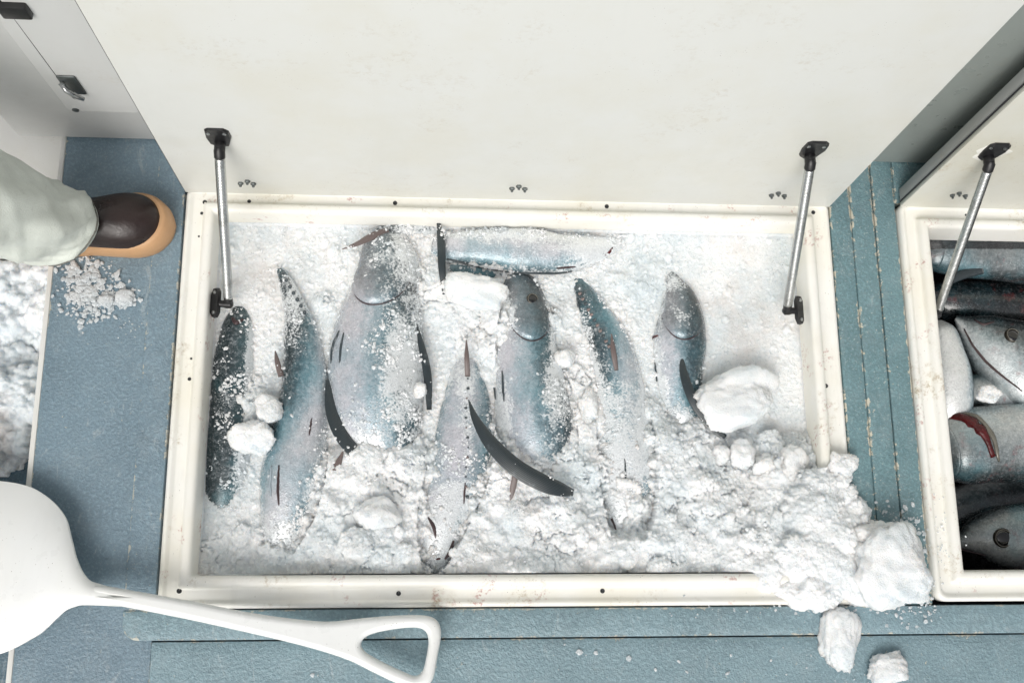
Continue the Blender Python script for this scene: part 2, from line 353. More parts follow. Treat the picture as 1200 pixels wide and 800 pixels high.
# door with latch in the bulkhead's left end
YF = YB
def Pw(px, py, off=0.): return Pv(px, py, YF-off, 0.)
c0 = Pw(79, 127); xo, zo = c0[0], c0[2]                         # outer moulding corner
c1 = Pw(92, 112); xi = Pw(70, 88)[0]; zi = Pw(110, 118)[2]
def door_panel(x0, x1, z0, z1, t, y, r=.03):
    pts0 = rrect(x0, x1, z0, z1, r); v = []; f = []; n = len(pts0)
    for ins, d in ((0, 0), (0, t*.5), (t*.5, t)):
        v += [(p[0], y-d, p[1]) for p in rrect(x0+ins, x1-ins, z0+ins, z1-ins, max(.001, r-ins))]
    for i in range(2):
        for k in range(n): f.append((i*n+k, i*n+(k+1) % n, (i+1)*n+(k+1) % n, (i+1)*n+k))
    f.append(tuple(range(2*n, 3*n))); return mesh('door', v, f, True)
surround = auto(link('door_surround', door_panel(xo, xo+.62, zo, 1.3, .006, YF, .012), M_WALL, bulk))
door = auto(link('door', door_panel(xi, xo+.58, zi, 1.26, .004, YF-.006, .03), M_WALL, bulk))
gas = []
for p in rrect(xi-.001, xo+.581, zi-.001, 1.261, .031): gas.append((p[0], YF-.0062, p[1]))
tube('door_gap', gas, .0017, M_DARK, bulk, 5, closed=True)
yl = YF-.0102; a = Pw(68, 92, .0102); b = Pw(100, 106, .0102)
lp = box('latch', a[0], b[0], yl-.004, yl+.0, min(a[2], b[2])-.010, max(a[2], b[2])+.012, M_DSTEEL, door, .0025)
lm = ((a[0]+b[0])/2, (a[2]+b[2])/2)
tube('latch_handle', [(lm[0]-.012, yl-.006, lm[1]+.016), (lm[0]-.004, yl-.016, lm[1]+.010), (lm[0]+.006, yl-.018, lm[1]-.006), (lm[0]+.012, yl-.014, lm[1]-.024)], [.0045, .005, .0045, .0035], M_STEEL, door, 10)
k = Pw(89, 125); lathe('keyhole', [(.006, 0), (.006, .003), (.003, .0032)], (k[0], YF-.005, k[2]), (k[0], YF-.02, k[2]), M_DSTEEL, bulk, 14)
k = Pw(12, 4); box('hinge', k[0]-.012, k[0]+.03, YF-.02, YF-.006, k[2]-.012, k[2]+.02, M_BLACK, bulk, .003)

# ------------------------------------------------------------------ hatch frames
PROF = [(0, -.02), (0, .004), (.0025, .0085), (.006, .010), (.0095, .0088), (.0125, .0045), (.016, .0035), (.030, .0032), (.033, .0045), (.0345, .009), (.036, .014), (.039, .0165), (.043, .0175), (.0475, .0175), (.0515, .016), (.054, .012), (.055, .006), (.056, -.055)]
def sweep(prof, rect, r0, mat, name, parent=None):
    v = []; f = []; n = None
    for ins, z in prof:
        pts = rrect(rect[0]+ins, rect[1]-ins, rect[2]+ins, rect[3]-ins, max(.004, r0-ins*.6)); n = len(pts); v += [(p[0], p[1], z) for p in pts]
    for i in range(len(prof)-1):
        for k in range(n): f.append((i*n+k, i*n+(k+1) % n, (i+1)*n+(k+1) % n, (i+1)*n+k))
    return auto(link(name, mesh(name, v, f), mat, parent), 50)
def hold(name, rect, r0, label, bottom, deep, linmat, botmat):
    x0, x1, y0, y1 = rect
    ht = empty(name, ((x0+x1)/2, (y0+y1)/2, 0)); tag(ht, label, 'hatch', 'fish holds with raised lids')
    fr = sweep(PROF, rect, r0, M_FRAME, 'frame', ht)
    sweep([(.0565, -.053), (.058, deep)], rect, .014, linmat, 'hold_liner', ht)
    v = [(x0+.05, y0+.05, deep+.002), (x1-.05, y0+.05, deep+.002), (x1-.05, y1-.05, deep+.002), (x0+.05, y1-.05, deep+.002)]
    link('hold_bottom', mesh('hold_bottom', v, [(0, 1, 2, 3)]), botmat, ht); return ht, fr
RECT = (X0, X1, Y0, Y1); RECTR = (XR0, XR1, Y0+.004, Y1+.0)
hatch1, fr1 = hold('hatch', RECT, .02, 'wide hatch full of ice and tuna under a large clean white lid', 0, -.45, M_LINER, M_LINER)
hatch2, fr2 = hold('hatch', RECTR, .02, 'dark hatch of tuna without packed ice under a dirty cream lid', 0, -.5, M_HOLDSHADE, M_HOLDSHADE)
def screw(px, py, r, parent, z=.0035):
    p = P(px, py, z); lathe('screw', [(r, -.004), (r, .0006), (r*.8, .001), (r*.45, .0004), (.0002, .0002)], (p[0], p[1], z), (p[0], p[1], z+1), M_HOLE, parent, 12)
for px, py, r in ((240, 237, .0042), (236.5, 250, .003), (463, 238, .0042), (711, 242, .0042), (292, 236, .0035), (233, 277, .0018), (210, 692, .0045), (467, 695, .0042), (706, 692, .0042), (968, 452, .004), (953, 249, .004), (222, 444, .0032), (224, 420, .002)):
    screw(px, py, r, fr1)
for px, py, r in ((1130, 701, .004), (1132, 252, .0025)): screw(px, py, r, fr2)

# ------------------------------------------------------------------ lids
def lid(parent, x0, x1, y, lean, mat, side, gp):
    M = Matrix.Translation((0, y, .0105)) @ Matrix.Rotation(-lean, 4, 'X')
    L = box('lid', x0, x1, -.004, .005, 0, .80, mat, parent, .002, M)
    box('gasket', x0-gp, x1+gp*.2, .0053, .0085, .002, .80, M_DARK, L, .0008, M)
    box('lid_core', x0+.001, x1-.001, .0088, .034, .001, .80, side, L, .003, M)
    return L
LEAN1, LEAN2 = math.radians(2.0), math.radians(3.3)
M_LSIDE = mat_gelcoat('lid_side', (.40, .41, .40), .6, 0, .4)
lid1 = lid(hatch1, X0-.001, X1-.0, Y1-.012, LEAN1, M_LID, M_LSIDE, .006)
lid2 = lid(hatch2, XR0+.001, XR1, Y1-.008, LEAN2, M_LIDR, M_LSIDE, -.0)
def nuts(px, py, L, y, lean):
    for dx, dy in ((-8, 1), (0, -1.5), (7, 1.5)):
        p = Pv(px+dx, py+dy, y-.004, lean)
        lathe('nut', [(.0052, -.002), (.0052, .0035), (.0042, .0045), (.0025, .0046), (.0025, .008), (.0012, .0088)], p, (p[0], p[1]-1, p[2]), M_DSTEEL, L, 6, 20)
for px, py in ((290, 213), (608, 219), (912, 227)): nuts(px, py, lid1, Y1-.012, LEAN1)
nuts(1124, 227, lid2, Y1-.008, LEAN2)

# ------------------------------------------------------------------ gas struts
def strut(top, bot, y, lean, label, plate_dir, caulk=None, zb=.004):
    A = Vector(Pv(top[0], top[1], y-.022, lean)); B = Vector(P(bot[0], bot[1], zb))
    S = empty('gas_strut', B); tag(S, label, 'gas strut', 'gas struts holding up the lids')
    d = (B-A).normalized()
    # lid bracket: bolted plate with two screws and a lug
    Ml = Matrix.Translation((A.x, A.y+.0215, A.z)) @ Matrix.Rotation(-lean, 4, 'X')
    bm = bmesh.new(); pts = [(-.021, .006), (-.019, .020), (-.012, .023), (.014, .023), (.022, .018), (.023, .006), (.014, -.012), (-.006, -.014), (-.018, -.008)]
    lo = [bm.verts.new((p[0], 0, p[1]*1.7+.006)) for p in pts]; hi = [bm.verts.new((p[0]*.9, -.008, p[1]*1.6+.006)) for p in pts]
    for i in range(len(pts)): j = (i+1) % len(pts); bm.faces.new((lo[i], lo[j], hi[j], hi[i]))
    bm.faces.new(hi); bmesh.ops.recalc_face_normals(bm, faces=bm.faces); bmesh.ops.transform(bm, matrix=Ml, verts=bm.verts)
    auto(link('lid_bracket', bm_mesh('lid_bracket', bm), M_BLACK, S))
    for sx in (-.013, .013):
        q = Ml @ Vector((sx, -.007, .030)); lathe('screw', [(.0036, 0), (.0034, .0018), (.002, .0026)], q, q+Vector((0, -1, 0)), M_STEEL, S, 10)
    lathe('lug', [(.008, 0), (.0095, .004), (.0095, .016), (.007, .02)], (A.x, A.y+.016, A.z-.002), (A.x, A.y-1, A.z-.002), M_BLACK, S, 14)
    lathe('end_socket', [(.006, -.006), (.0095, 0), (.0095, .013), (.008, .015)], A, B, M_BLACK, S, 14)
    a, b = A+d*.014, B-d*.014; n = 90; pts = [a.lerp(b, i/n) for i in range(n+1)]
    t = tube('tube', pts, [.0088]*(n+1), M_TUBE, S, 18); L = (b-a).length
    at = t.data.attributes.new('run', 'FLOAT', 'POINT'); at.data.foreach_set('value', np.repeat(np.linspace(0, L, n+1), 18).astype(np.float32))
    lathe('end_socket', [(.008, -.002), (.0085, 0), (.0075, .012), (.006, .016)], b, B+d*.01, M_BLACK, S, 14)
    # frame bracket: plate screwed to the lip, ball stud reaching to the strut
    s = plate_dir
    Mf = Matrix.Translation((B.x+s*.0235, B.y+.002, B.z-.002)) @ Matrix.Rotation(s*math.radians(38), 4, 'Y')
    bm = bmesh.new(); pts = [(-.011, -.018), (-.004, -.028), (.005, -.028), (.011, -.02), (.011, .02), (.005, .028), (-.004, .028), (-.011, .016)]
    lo = [bm.verts.new((p[0], p[1], -.002)) for p in pts]; hi = [bm.verts.new((p[0]*.9, p[1]*.95, .005)) for p in pts]
    for i in range(len(pts)): j = (i+1) % len(pts); bm.faces.new((lo[i], lo[j], hi[j], hi[i]))
    bm.faces.new(hi); bm.faces.new(lo[::-1]); bmesh.ops.recalc_face_normals(bm, faces=bm.faces); bmesh.ops.transform(bm, matrix=Mf, verts=bm.verts)
    auto(link('frame_bracket', bm_mesh('frame_bracket', bm), M_BLACK, S))
    for sy in (-.019, .019):
        q = Mf @ Vector((.001, sy, .0048)); u = Mf.to_3x3() @ Vector((0, 0, 1)); lathe('screw', [(.0036, 0), (.0032, .0016), (.0018, .0022)], q, q+u, M_STEEL, S, 10)
    lathe('ball_stud', [(.0065, 0), (.0065, .012), (.0085, .018), (.0085, .026), (.004, .03)], (B.x+s*.022, B.y, B.z), (B.x-s, B.y, B.z), M_BLACK, S, 14)
    if caulk:
        v = []; f = []; m = 26
        for i, (rr, h) in enumerate(((1.35, 0), (1.1, .004), (.7, .005))):
            for k in range(m):
                an = 2*math.pi*k/m; q = rr*(1+.18*math.sin(3*an+1)+.1*math.sin(7*an)); v.append(Ml @ Vector((.028*q*math.cos(an), -h, .006+.024*q*math.sin(an))))
        for i in range(2):
            for k in range(m): f.append((i*m+k, i*m+(k+1) % m, (i+1)*m+(k+1) % m, (i+1)*m+k))
        f.append(tuple(range(2*m, 3*m))); link('sealant', mesh('sealant', v, f), M_LEDGE, S)
    return S
strut((257, 176), (268, 356), Y1-.012, LEAN1, 'silver gas strut at the left end of the large white lid', -1)
strut((950, 190), (922, 364), Y1-.012, LEAN1, 'silver gas strut at the right end of the large white lid', 1)
strut((1160, 192), (1098, 368), Y1-.008, LEAN2, 'tilted coiled-steel strut on the dirty cream lid over the dark hold', -1, True, -.03)

# ------------------------------------------------------------------ fish
FISH_C = []; FISH_A = []; FISH_PTS = []                                                  # sampled skin points of the fish in the ice, to settle snow on them
SKINFROST = [(470, 430, 26, 70, .30), (455, 300, 40, 40, .10), (482, 300, 18, 40, .2), (345, 355, 18, 50, .2), (420, 525, 32, 26, .3), (610, 268, 110, 14, .4), (700, 288, 40, 24, .3), (725, 560, 40, 80, .26), (700, 620, 40, 40, .35), (330, 645, 40, 36, .35), (372, 590, 16, 50, .25), (296, 430, 10, 60, .25), (285, 560, 12, 50, .3), (262, 470, 14, 30, .08), (540, 590, 30, 30, .22), (548, 490, 10, 60, .15), (500, 620, 24, 40, .3), (530, 650, 24, 30, .25), (650, 450, 14, 70, .25), (592, 372, 16, 26, .3), (640, 560, 40, 22, .3), (765, 470, 16, 60, .3), (690, 450, 14, 60, .22), (800, 505, 24, 26, .32), (800, 368, 16, 12, .12), (790, 330, 14, 20, .2), (720, 470, 30, 40, .1), (540, 440, 24, 24, .2), (590, 500, 12, 50, .2)]
def frost_at(p, a):
    px, py = proj(p[:, 0], p[:, 1], p[:, 2]); v = .01+.13*np.clip((np.abs(a)-.65)/.6, 0, 1)
    for cx, cy, rx, ry, am in SKINFROST: v = v+am*np.exp(-((px-cx)/rx)**2-((py-cy)/ry)**2)
    return v
class Fish:
    def __init__(s, label, path, mat, b=(0, 0), rzf=.82, head=0, ice=True, hu=0., name='tuna', nu=90, na=44):
        s.hu = hu
        s.K = catmull([(*P(p[0], p[1], p[3]), p[2]*(1.85-p[3])/1200) for p in path], 400); s.rzf = rzf; s.b = b
        d = np.gradient(s.K[:, :3], axis=0); d /= np.linalg.norm(d, axis=1)[:, None]
        nn = np.stack([d[:, 1], -d[:, 0], 0*d[:, 0]], 1); nn /= np.linalg.norm(nn, axis=1)[:, None]
        mid = nn[len(nn)//2]
        if (abs(mid[0]) > abs(mid[1]) and mid[0] < 0) or (abs(mid[0]) <= abs(mid[1]) and mid[1] < 0): nn = -nn
        s.N = nn; s.T = d
        c = s.K[200, :3]; s.root = empty(name, tuple(c)); tag(s.root, label, 'fish', 'tuna in the ice-filled hold' if ice else 'tuna in the dark hold')
        u = np.linspace(0, 1, nu); A = np.linspace(-np.pi, np.pi, na, endpoint=False)
        UU, AA = np.meshgrid(u, A, indexing='ij'); pts = s.S(UU, AA); pig = s.pig(UU, AA)
        f = []
        for i in range(nu-1):
            for k in range(na): f.append((i*na+k, (i+1)*na+k, (i+1)*na+(k+1) % na, i*na+(k+1) % na))
        f.append(tuple(range(na))); f.append(tuple(range((nu-1)*na, nu*na))[::-1])
        me = mesh('body', pts.reshape(-1, 3), f, True, {'pig': pig.ravel(), 'run': (UU if head == 0 else 1-UU).ravel(), 'headm': np.clip((hu+.04-UU.ravel())/.12, 0, 1), 'frost': frost_at(pts.reshape(-1, 3), AA.ravel()) if ice else np.zeros(pts.size//3)})
        bm = bmesh.new(); bm.from_mesh(me); bmesh.ops.recalc_face_normals(bm, faces=bm.faces); bm.to_mesh(me); bm.free()
        s.body = link('body', me, mat, s.root); s.mat = mat; s.head = head
        U2, A2 = np.meshgrid(np.linspace(0, 1, 500), np.linspace(-1.5, 1.5, 160), indexing='ij'); s.top = s.S(U2, A2).reshape(-1, 3); s.topu = U2.ravel(); s.topa = A2.ravel()
        s.tpx = np.stack(proj(s.top[:, 0], s.top[:, 1], s.top[:, 2]), -1)
        s.topc = np.interp(s.topu, np.linspace(0, 1, 400), s.K[:, 2])
        if ice: FISH_PTS.append(s.top); FISH_C.append(s.topc); FISH_A.append(np.abs(s.topa))
    def at(s, U):
        t = np.clip(np.asarray(U), 0, 1)*399; i = np.minimum(t.astype(int), 398); w = (t-i)[..., None]
        K = s.K[i]*(1-w)+s.K[i+1]*w; N = s.N[i]*(1-w)+s.N[i+1]*w; return K, N
    def S(s, U, A, off=0.):
        K, N = s.at(U); r = np.maximum(K[..., 3:4], .0006)+np.asarray(off)[..., None]
        ca, sa = np.cos(A)[..., None], np.sin(A)[..., None]
        lump = 1+.018*np.sin(9*U+2*A)[..., None]+.012*np.sin(23*U-3*A)[..., None]
        return K[..., :3]+N*r*sa*lump + np.array([0, 0, 1.])*r*s.rzf*np.sign(ca)*np.abs(ca)**.92*lump
    def pig(s, U, A):
        b = np.radians(s.b[0]+(s.b[1]-s.b[0])*np.clip((U-.15)/.6, 0, 1)); d = np.abs((A-b+np.pi) % (2*np.pi)-np.pi); return d/np.pi
    def near(s, px, py):                                       # skin point seen at a photo position
        i = np.argmin(((s.tpx-np.array([px, py]))**2).sum(1)); return s.topu[i], s.topa[i], s.top[i]
    def patch(s, name, ucurve, a0, a1, depth, mat, off=.0025, n=28, m=10, neg=False):
        # raised plate with a curved free rim: ucurve(t) gives the rim for t in -1..1 across, 'depth' its reach towards the snout
        A = np.linspace(a0, a1, n); t = np.linspace(-1, 1, n); ue = np.array([ucurve(q) for q in t]); W = np.linspace(0, 1, m)
        UU = ue[None, :]-W[:, None]*depth; AA = np.repeat(A[None, :], m, 0)
        prof = off*np.interp(W, [0, .08, .75, 1], [.75, 1, .55, -.35])[:, None]*np.interp(np.abs(t), [0, .8, 1], [1, .8, -.3])[None, :]
        v = s.S(UU, AA, prof).reshape(-1, 3); rim = s.S(ue, A, np.full(n, -.004)); v = np.vstack([rim, v]); f = []
        for i in range(m):
            for k in range(n-1): f.append((i*n+k, i*n+k+1, (i+1)*n+k+1, (i+1)*n+k))
        run = np.concatenate([ue, UU.ravel()]); pg = np.concatenate([s.pig(ue, A), s.pig(UU, AA).ravel()])
        if s.head: run = 1-run
        return link(name, mesh(name, v, f, True, {'pig': pg, 'run': run, 'headm': np.clip((s.hu+.04-np.concatenate([ue, UU.ravel()]))/.12, 0, 1), 'frost': frost_at(v, np.zeros(len(v)))}), mat or s.mat, s.root)
    def slit(s, pxs, half, mat=None, name='gill_slit', off=.0012):
        pts = []
        for q in catmull(pxs, 14):
            u, a, p = s.near(q[0], q[1]); pts.append(s.S(np.array(u), np.array(a), np.array(off)))
        ns = 14; r = [half*1.85/1200*(.35+.65*math.sin(math.pi*(i+.5)/14))*(1+(random.uniform(-.3, .3) if half > 3 else 0)) for i in range(14)]
        return tube(name, pts, r, mat or M_SLIT, s.root, 6, .5)
    def eye(s, px, py, rpx):
        u, a, p = s.near(px, py); q = s.S(np.array(u), np.array(a), np.array(.01)); nrm = Vector(q-p).normalized(); r = rpx*1.9/1200; p = Vector(p)
        e = lathe('eye', [(r*1.08, -.006), (r*1.1, .0), (r*1.0, .0016), (r*.9, .0016), (r*.7, .0012), (.0003, .001)], p, p+nrm, M_IRIS, s.root, 24, 60)
        pu = lathe('pupil', [(r*.86, 0), (r*.84, .0008), (r*.6, .0018), (r*.3, .0024), (.0002, .0026)], p+nrm*.0008, p+nrm, M_PUPIL, e, 20, 80)
        tube('eye_rim', [p+nrm*.002+(frame_from(p, p+nrm).to_3x3() @ Vector((math.cos(k/24*6.2832), math.sin(k/24*6.2832), 0)))*r*.95 for k in range(24)], .0008, M_EYEW, e, 6, .5, closed=True)
def fin(fish, name, pts, mat, taper=True):
    # pts: (px, py, half width px, z). Blade with a thick leading edge and thin trailing edge
    K = catmull([(*P(p[0], p[1], p[3]), p[2]*(1.85-p[3])/1200) for p in pts], 40); d = np.gradient(K[:, :3], axis=0); d /= np.linalg.norm(d, axis=1)[:, None]
    N = np.stack([d[:, 1], -d[:, 0], 0*d[:, 0]], 1); N /= np.linalg.norm(N, axis=1)[:, None]; v = []; ac = []; f = []; n = 14
    for i in range(40):
        h = max(K[i, 3], .0004)
        for k in range(n):
            a = 2*math.pi*k/n; x = math.cos(a); th = min(.0045, h*.45)*(1-.35*x)
            v.append(K[i, :3]+N[i]*h*x+np.array([0, 0, 1])*(math.sin(a)*th+.12*h*x)); ac.append(x)
    for i in range(39):
        for k in range(n): f.append((i*n+k, i*n+(k+1) % n, (i+1)*n+(k+1) % n, (i+1)*n+k))
    f.append(tuple(range(n))); f.append(tuple(range(39*n, 40*n))[::-1])
    o = link(name, mesh(name, v, f, True, {'across': ac}), mat, fish.root); (FISH_PTS.append(np.array(v)), FISH_C.append(None), FISH_A.append(None)) if fish.top is not None and fish.root.get('group', '').startswith('tuna in the ice') else None
    return o
def gill(F, u, bow, a0, a1, depth, off=.004, mat=None):
    F.patch('gill_cover', lambda t: u-bow*t*t, a0, a1, depth, mat, off)
    n = 24; A = np.linspace(a0*.97, a1*.97, n); t = np.linspace(-1, 1, n); ue = u-bow*t*t+.006*(1 if not F.head else 1)
    pts = F.S(ue, A, np.full(n, .0004)); tube('gill_slit', pts, [.0013*(.3+.7*math.sin(math.pi*(i+.5)/n)) for i in range(n)], M_SLIT, F.root, 6, .6)

f1 = Fish('dark teal tuna pressed against the left lip of the hold', [(282, 358, 5, -.06), (281, 366, 13, -.06), (279, 390, 21, -.06), (275, 430, 25, -.062), (272, 480, 28, -.065), (267, 545, 29, -.07), (260, 600, 24, -.085), (252, 650, 12, -.12)], M_DARKF, (150, 165))
f1.slit([(272, 372), (277, 378), (285, 374)], 3.0, M_SLIT, 'mouth')
f2 = Fish('slim silver tuna with its dark tail up, second from the left lip', [(326, 314, 3, -.05), (336, 333, 9, -.045), (347, 365, 15, -.045), (354, 400, 22, -.05), (358, 450, 27, -.055), (352, 500, 32, -.06), (346, 550, 38, -.06), (338, 600, 33, -.062), (328, 640, 22, -.07), (320, 680, 8, -.10)], M_BLUE, (165, -28), head=1)
for k in range(7):
    q = (331+k*4.3, 321+k*7.5); u, a, p = f2.near(*q); p = Vector(p); lathe('finlet', [(.004, 0), (.003, .004), (.0008, .007)], p, p+Vector((.4, .2, 1)), M_FIN, f2.root, 8, 70)
fin(f2, 'ventral_fin', [(322.5, 411, .7, -.03), (325, 424, 3, -.03), (329.5, 441, 3.5, -.035)], M_FINB)
f2.slit([(319, 545), (317, 565), (318, 582)], 1.6, M_FINL, 'pelvic_fin'); f2.slit([(327, 545), (326, 570), (327, 592)], 1.6, M_SLIT, 'pelvic_fin'); f2.slit([(365, 490), (362, 510)], 1.2)
f3 = Fish('broad tuna with speckled grey head and gill arc up by the top left', [(456, 270, 12, -.06), (455, 288, 31, -.055), (456, 320, 40, -.055), (452, 350, 45, -.055), (446, 385, 52, -.058), (441, 430, 57, -.062), (443, 480, 55, -.065), (451, 520, 45, -.07), (459, 560, 28, -.09), (466, 600, 10, -.12)], M_PALE, (-58, -42), hu=.37)
gill(f3, .39, .12, -1.3, .75, .30, .0045)
f3.slit([(418, 322), (425, 320), (432, 330)], 1.8); f3.slit([(388, 425), (391, 405), (398, 388)], 1.8, M_FIN, 'pelvic_fin'); f3.slit([(398, 425), (400, 408), (403, 390)], 1.5, M_FIN, 'pelvic_fin')
fin(f3, 'pectoral_fin', [(383, 443, 1.5, -.03), (388, 478, 7, -.028), (398, 506, 8, -.022), (414, 528, 7.5, -.02), (430, 543, 5, -.022)], M_FIN)
fin(f3, 'pectoral_fin', [(484, 371, 1, -.02), (494, 405, 4, -.022), (501, 440, 5, -.025), (503, 480, 3, -.035)], M_FIN)
fin(f3, 'ventral_fin', [(402, 529, 1, -.02), (393, 550, 5, -.025), (383, 571, 2, -.03)], M_FINB)
f4 = Fish('pale tuna lying snout down near the front lip between two broad ones', [(509, 671, 5, -.05), (510, 658, 15, -.05), (514, 630, 25, -.052), (522, 600, 31, -.055), (535, 560, 35, -.058), (543, 520, 35, -.058), (546, 480, 31, -.06), (546, 440, 22, -.062), (546, 400, 9, -.075)], M_PALE, (-20, -10), rzf=.7, hu=.10)
f4.slit([(502, 606), (508, 616), (511, 630)], 2.2); f4.slit([(531, 633), (527, 645), (521, 655)], 2.5); f4.slit([(511, 655), (516, 654)], 1.2, M_RED, 'mouth'); f4.slit([(545, 565), (543, 590)], 1.2)
for k in range(14):
    q = (547+1.5*math.sin(k), 432+k*11.5); u, a, p = f4.near(*q); p = Vector(p); r = random.uniform(.0015, .0035)
    lathe('finlet', [(r*1.2, -.001), (r, .0015), (r*.3, .003)], p, p+Vector((.2, -.1, 1)), M_FIN if k % 3 else M_FINB, f4.root, 7, 80)
fin(f4, 'anal_fin', [(546.5, 398, .6, -.01), (547, 418, 3, -.012), (548, 441, 3.2, -.025)], M_FINB)
f5 = Fish('large white-bellied tuna in the middle beneath the long black fin', [(596, 312, 8, -.07), (605, 330, 21, -.065), (612, 350, 28, -.06), (616, 380, 34, -.06), (617, 410, 37, -.06), (621, 450, 43, -.062), (626, 490, 48, -.065), (633, 530, 43, -.07), (641, 562, 30, -.085), (652, 592, 10, -.12)], M_PALE, (-52, -46), hu=.41)
gill(f5, .425, .08, -.7, .95, .22, .004);
f5.eye(624, 351, 7); f5.slit([(579, 432), (580, 450), (581, 468)], 1.6, M_FIN, 'pelvic_fin'); f5.slit([(589, 434), (590, 452), (591, 470)], 1.6, M_FIN, 'pelvic_fin')
fin(f5, 'pectoral_fin', [(549, 468, .6, .012), (558, 492, 5, .018), (577, 521, 9, .022), (604, 547, 10.5, .022), (635, 565, 10.5, .016), (657, 573, 8.5, .006), (672, 577, 4, -.012)], M_FIN)
fin(f5, 'ventral_fin', [(604, 556, 3.5, -.002), (601, 572, 3.5, -.012), (598, 588, .8, -.02)], M_FINB)
fin(f5, 'back_fin', [(645, 400, 1, -.045), (657, 435, 3, -.04), (668, 470, 3, -.045)], M_FIN)
f6 = Fish('pale blue tuna lying crosswise along the far lip', [(506, 290, 10, -.05), (528, 291, 19, -.045), (570, 292, 26, -.042), (620, 294, 28, -.042), (660, 297, 24, -.045), (700, 292, 17, -.05), (738, 283, 6, -.06)], M_BLUE, (12, 8), rzf=.75)
f6.slit([(524, 303), (560, 311), (600, 319)], 2.2, M_FIN, 'back_ridge'); f6.slit([(600, 319), (640, 321), (672, 323)], 1.8, M_FIN, 'back_ridge'); f6.slit([(652, 314), (662, 313), (674, 312)], 1.6); f6.slit([(709, 299), (713, 296), (718, 290)], 1.8, M_RED)
f7 = Fish('pale tuna with ridged yellow-blue tail, left of the rightmost fish', [(669, 320, 4, -.06), (682, 340, 12, -.055), (697, 370, 20, -.055), (712, 400, 26, -.055), (722, 440, 30, -.058), (728, 490, 33, -.06), (732, 540, 34, -.06), (733, 590, 30, -.062), (730, 625, 22, -.07), (726, 660, 8, -.10)], M_BLUE, (115, -10), rzf=.72, head=1)
for k in range(12):
    q = (676+k*3.4, 338+k*6.2); u, a, p = f7.near(*q); p = Vector(p); lathe('finlet', [(.0035, -.001), (.0025, .003), (.0006, .006)], p, p+Vector((.5, .1, 1)), M_FINB if k % 3 else M_FIN, f7.root, 7, 80)
fin(f7, 'anal_fin', [(716.5, 391, .7, -.012), (719, 412, 3.5, -.015), (722.5, 434, 2.5, -.025)], M_FINB); f7.slit([(732, 538), (733, 556), (733, 574)], 1.2, M_FIN, 'pelvic_fin')
f7.slit([(705, 598), (716, 606), (724, 625)], 1.5)
f8 = Fish('rightmost tuna in the ice, grey gill plate beside a curved black fin', [(785, 316, 5, -.06), (789, 332, 12, -.055), (795, 350, 22, -.055), (798, 375, 29, -.055), (796, 402, 32, -.055), (795, 430, 30, -.058), (797, 470, 25, -.062), (803, 505, 19, -.070), (812, 545, 8, -.10)], M_PALE, (-55, -52), hu=.48)
gill(f8, .50, .12, -1.1, 1.0, .34, .005); f8.slit([(752, 398), (763, 396), (772, 393)], 2.0, M_RED); f8.slit([(768, 425), (770, 442), (771, 458)], 1.4, M_FIN, 'pelvic_fin')
fin(f8, 'pectoral_fin', [(799, 414, .8, -.02), (801, 436, 5, -.018), (810, 463, 6.5, -.018), (825, 488, 6, -.025), (850, 512, 3, -.035)], M_FIN)
f9 = Fish('dark tail of a buried tuna under the far lip beside the speckled head', [(432, 280, 3, -.05), (455, 270, 10, -.045), (480, 266, 14, -.045), (508, 265, 11, -.05), (522, 266, 4, -.06)], M_DARKF, (180, 180), rzf=.7)
fin(f9, 'pectoral_fin', [(401, 292, .5, -.02), (418, 286, 3, -.018), (438, 276, 5, -.022), (455, 270, 4, -.03)], M_FINB)
fin(f9, 'tail_fin', [(514, 260, 2.5, -.02), (517, 285, 5, -.015), (518, 315, 4.5, -.02), (521, 345, 2.5, -.035)], M_FIN)
f10 = Fish('grey snout of a buried tuna showing under the square ice slab', [(520, 316, 5, -.06), (540, 314, 14, -.055), (570, 316, 16, -.055), (600, 322, 9, -.07)], M_DARKF, (60, 60), rzf=.7)

# fish in the dark hold
M_GREYL = mat_fish('tuna_skin_grey', [(0, (.60, .62, .61)), (.2, (.36, .39, .39)), (.4, (.17, .195, .20)), (.55, (.07, .085, .09)), (.8, (.014, .018, .02))], 1.0, .12, .35, .24, .8)
M_BELLY = mat_fish('tuna_belly_white', [(0, (.84, .85, .84)), (.2, (.76, .79, .79)), (.33, (.42, .50, .54)), (.45, (.12, .18, .21)), (.7, (.02, .03, .035))], .12, .0, .0, .3, .6)
r1 = Fish('grey mottled tuna lying lengthwise along the far lip of the dark hold', [(1050, 292, 10, -0.145), (1078, 293, 22, -0.145), (1110, 295, 30, -0.145), (1160, 297, 34, -0.145), (1230, 300, 38, -0.145), (1330, 304, 36, -0.145), (1420, 306, 12, -0.145)], M_GREYL, (45, 35), ice=False)
r1.patch('gill_cover', lambda t: .27-.02*t*t, -1.2, 1.2, .10, None, .005); fin(r1, 'pectoral_fin', [(1150, 314, 8, -0.120), (1128, 322, 6, -0.125), (1110, 331, 4, -0.130), (1104, 336, 1, -0.135)], M_FIN)
r2 = Fish('blackish tuna back in the gap under the mottled fish', [(1070, 352, 10, -0.235), (1110, 352, 26, -0.225), (1180, 356, 30, -0.225), (1260, 360, 30, -0.225), (1380, 365, 12, -0.225)], M_GREY, (180, 180), ice=False)
r3 = Fish('dark hold tuna with a big black eye, jaw pointing up left', [(1120, 372, 3, -0.175), (1130, 380, 13, -0.175), (1150, 394, 32, -0.175), (1180, 415, 50, -0.175), (1220, 440, 62, -0.175), (1290, 480, 66, -0.185), (1380, 530, 40, -0.195), (1430, 560, 8, -0.205)], M_GREY, (-50, -45), ice=False)
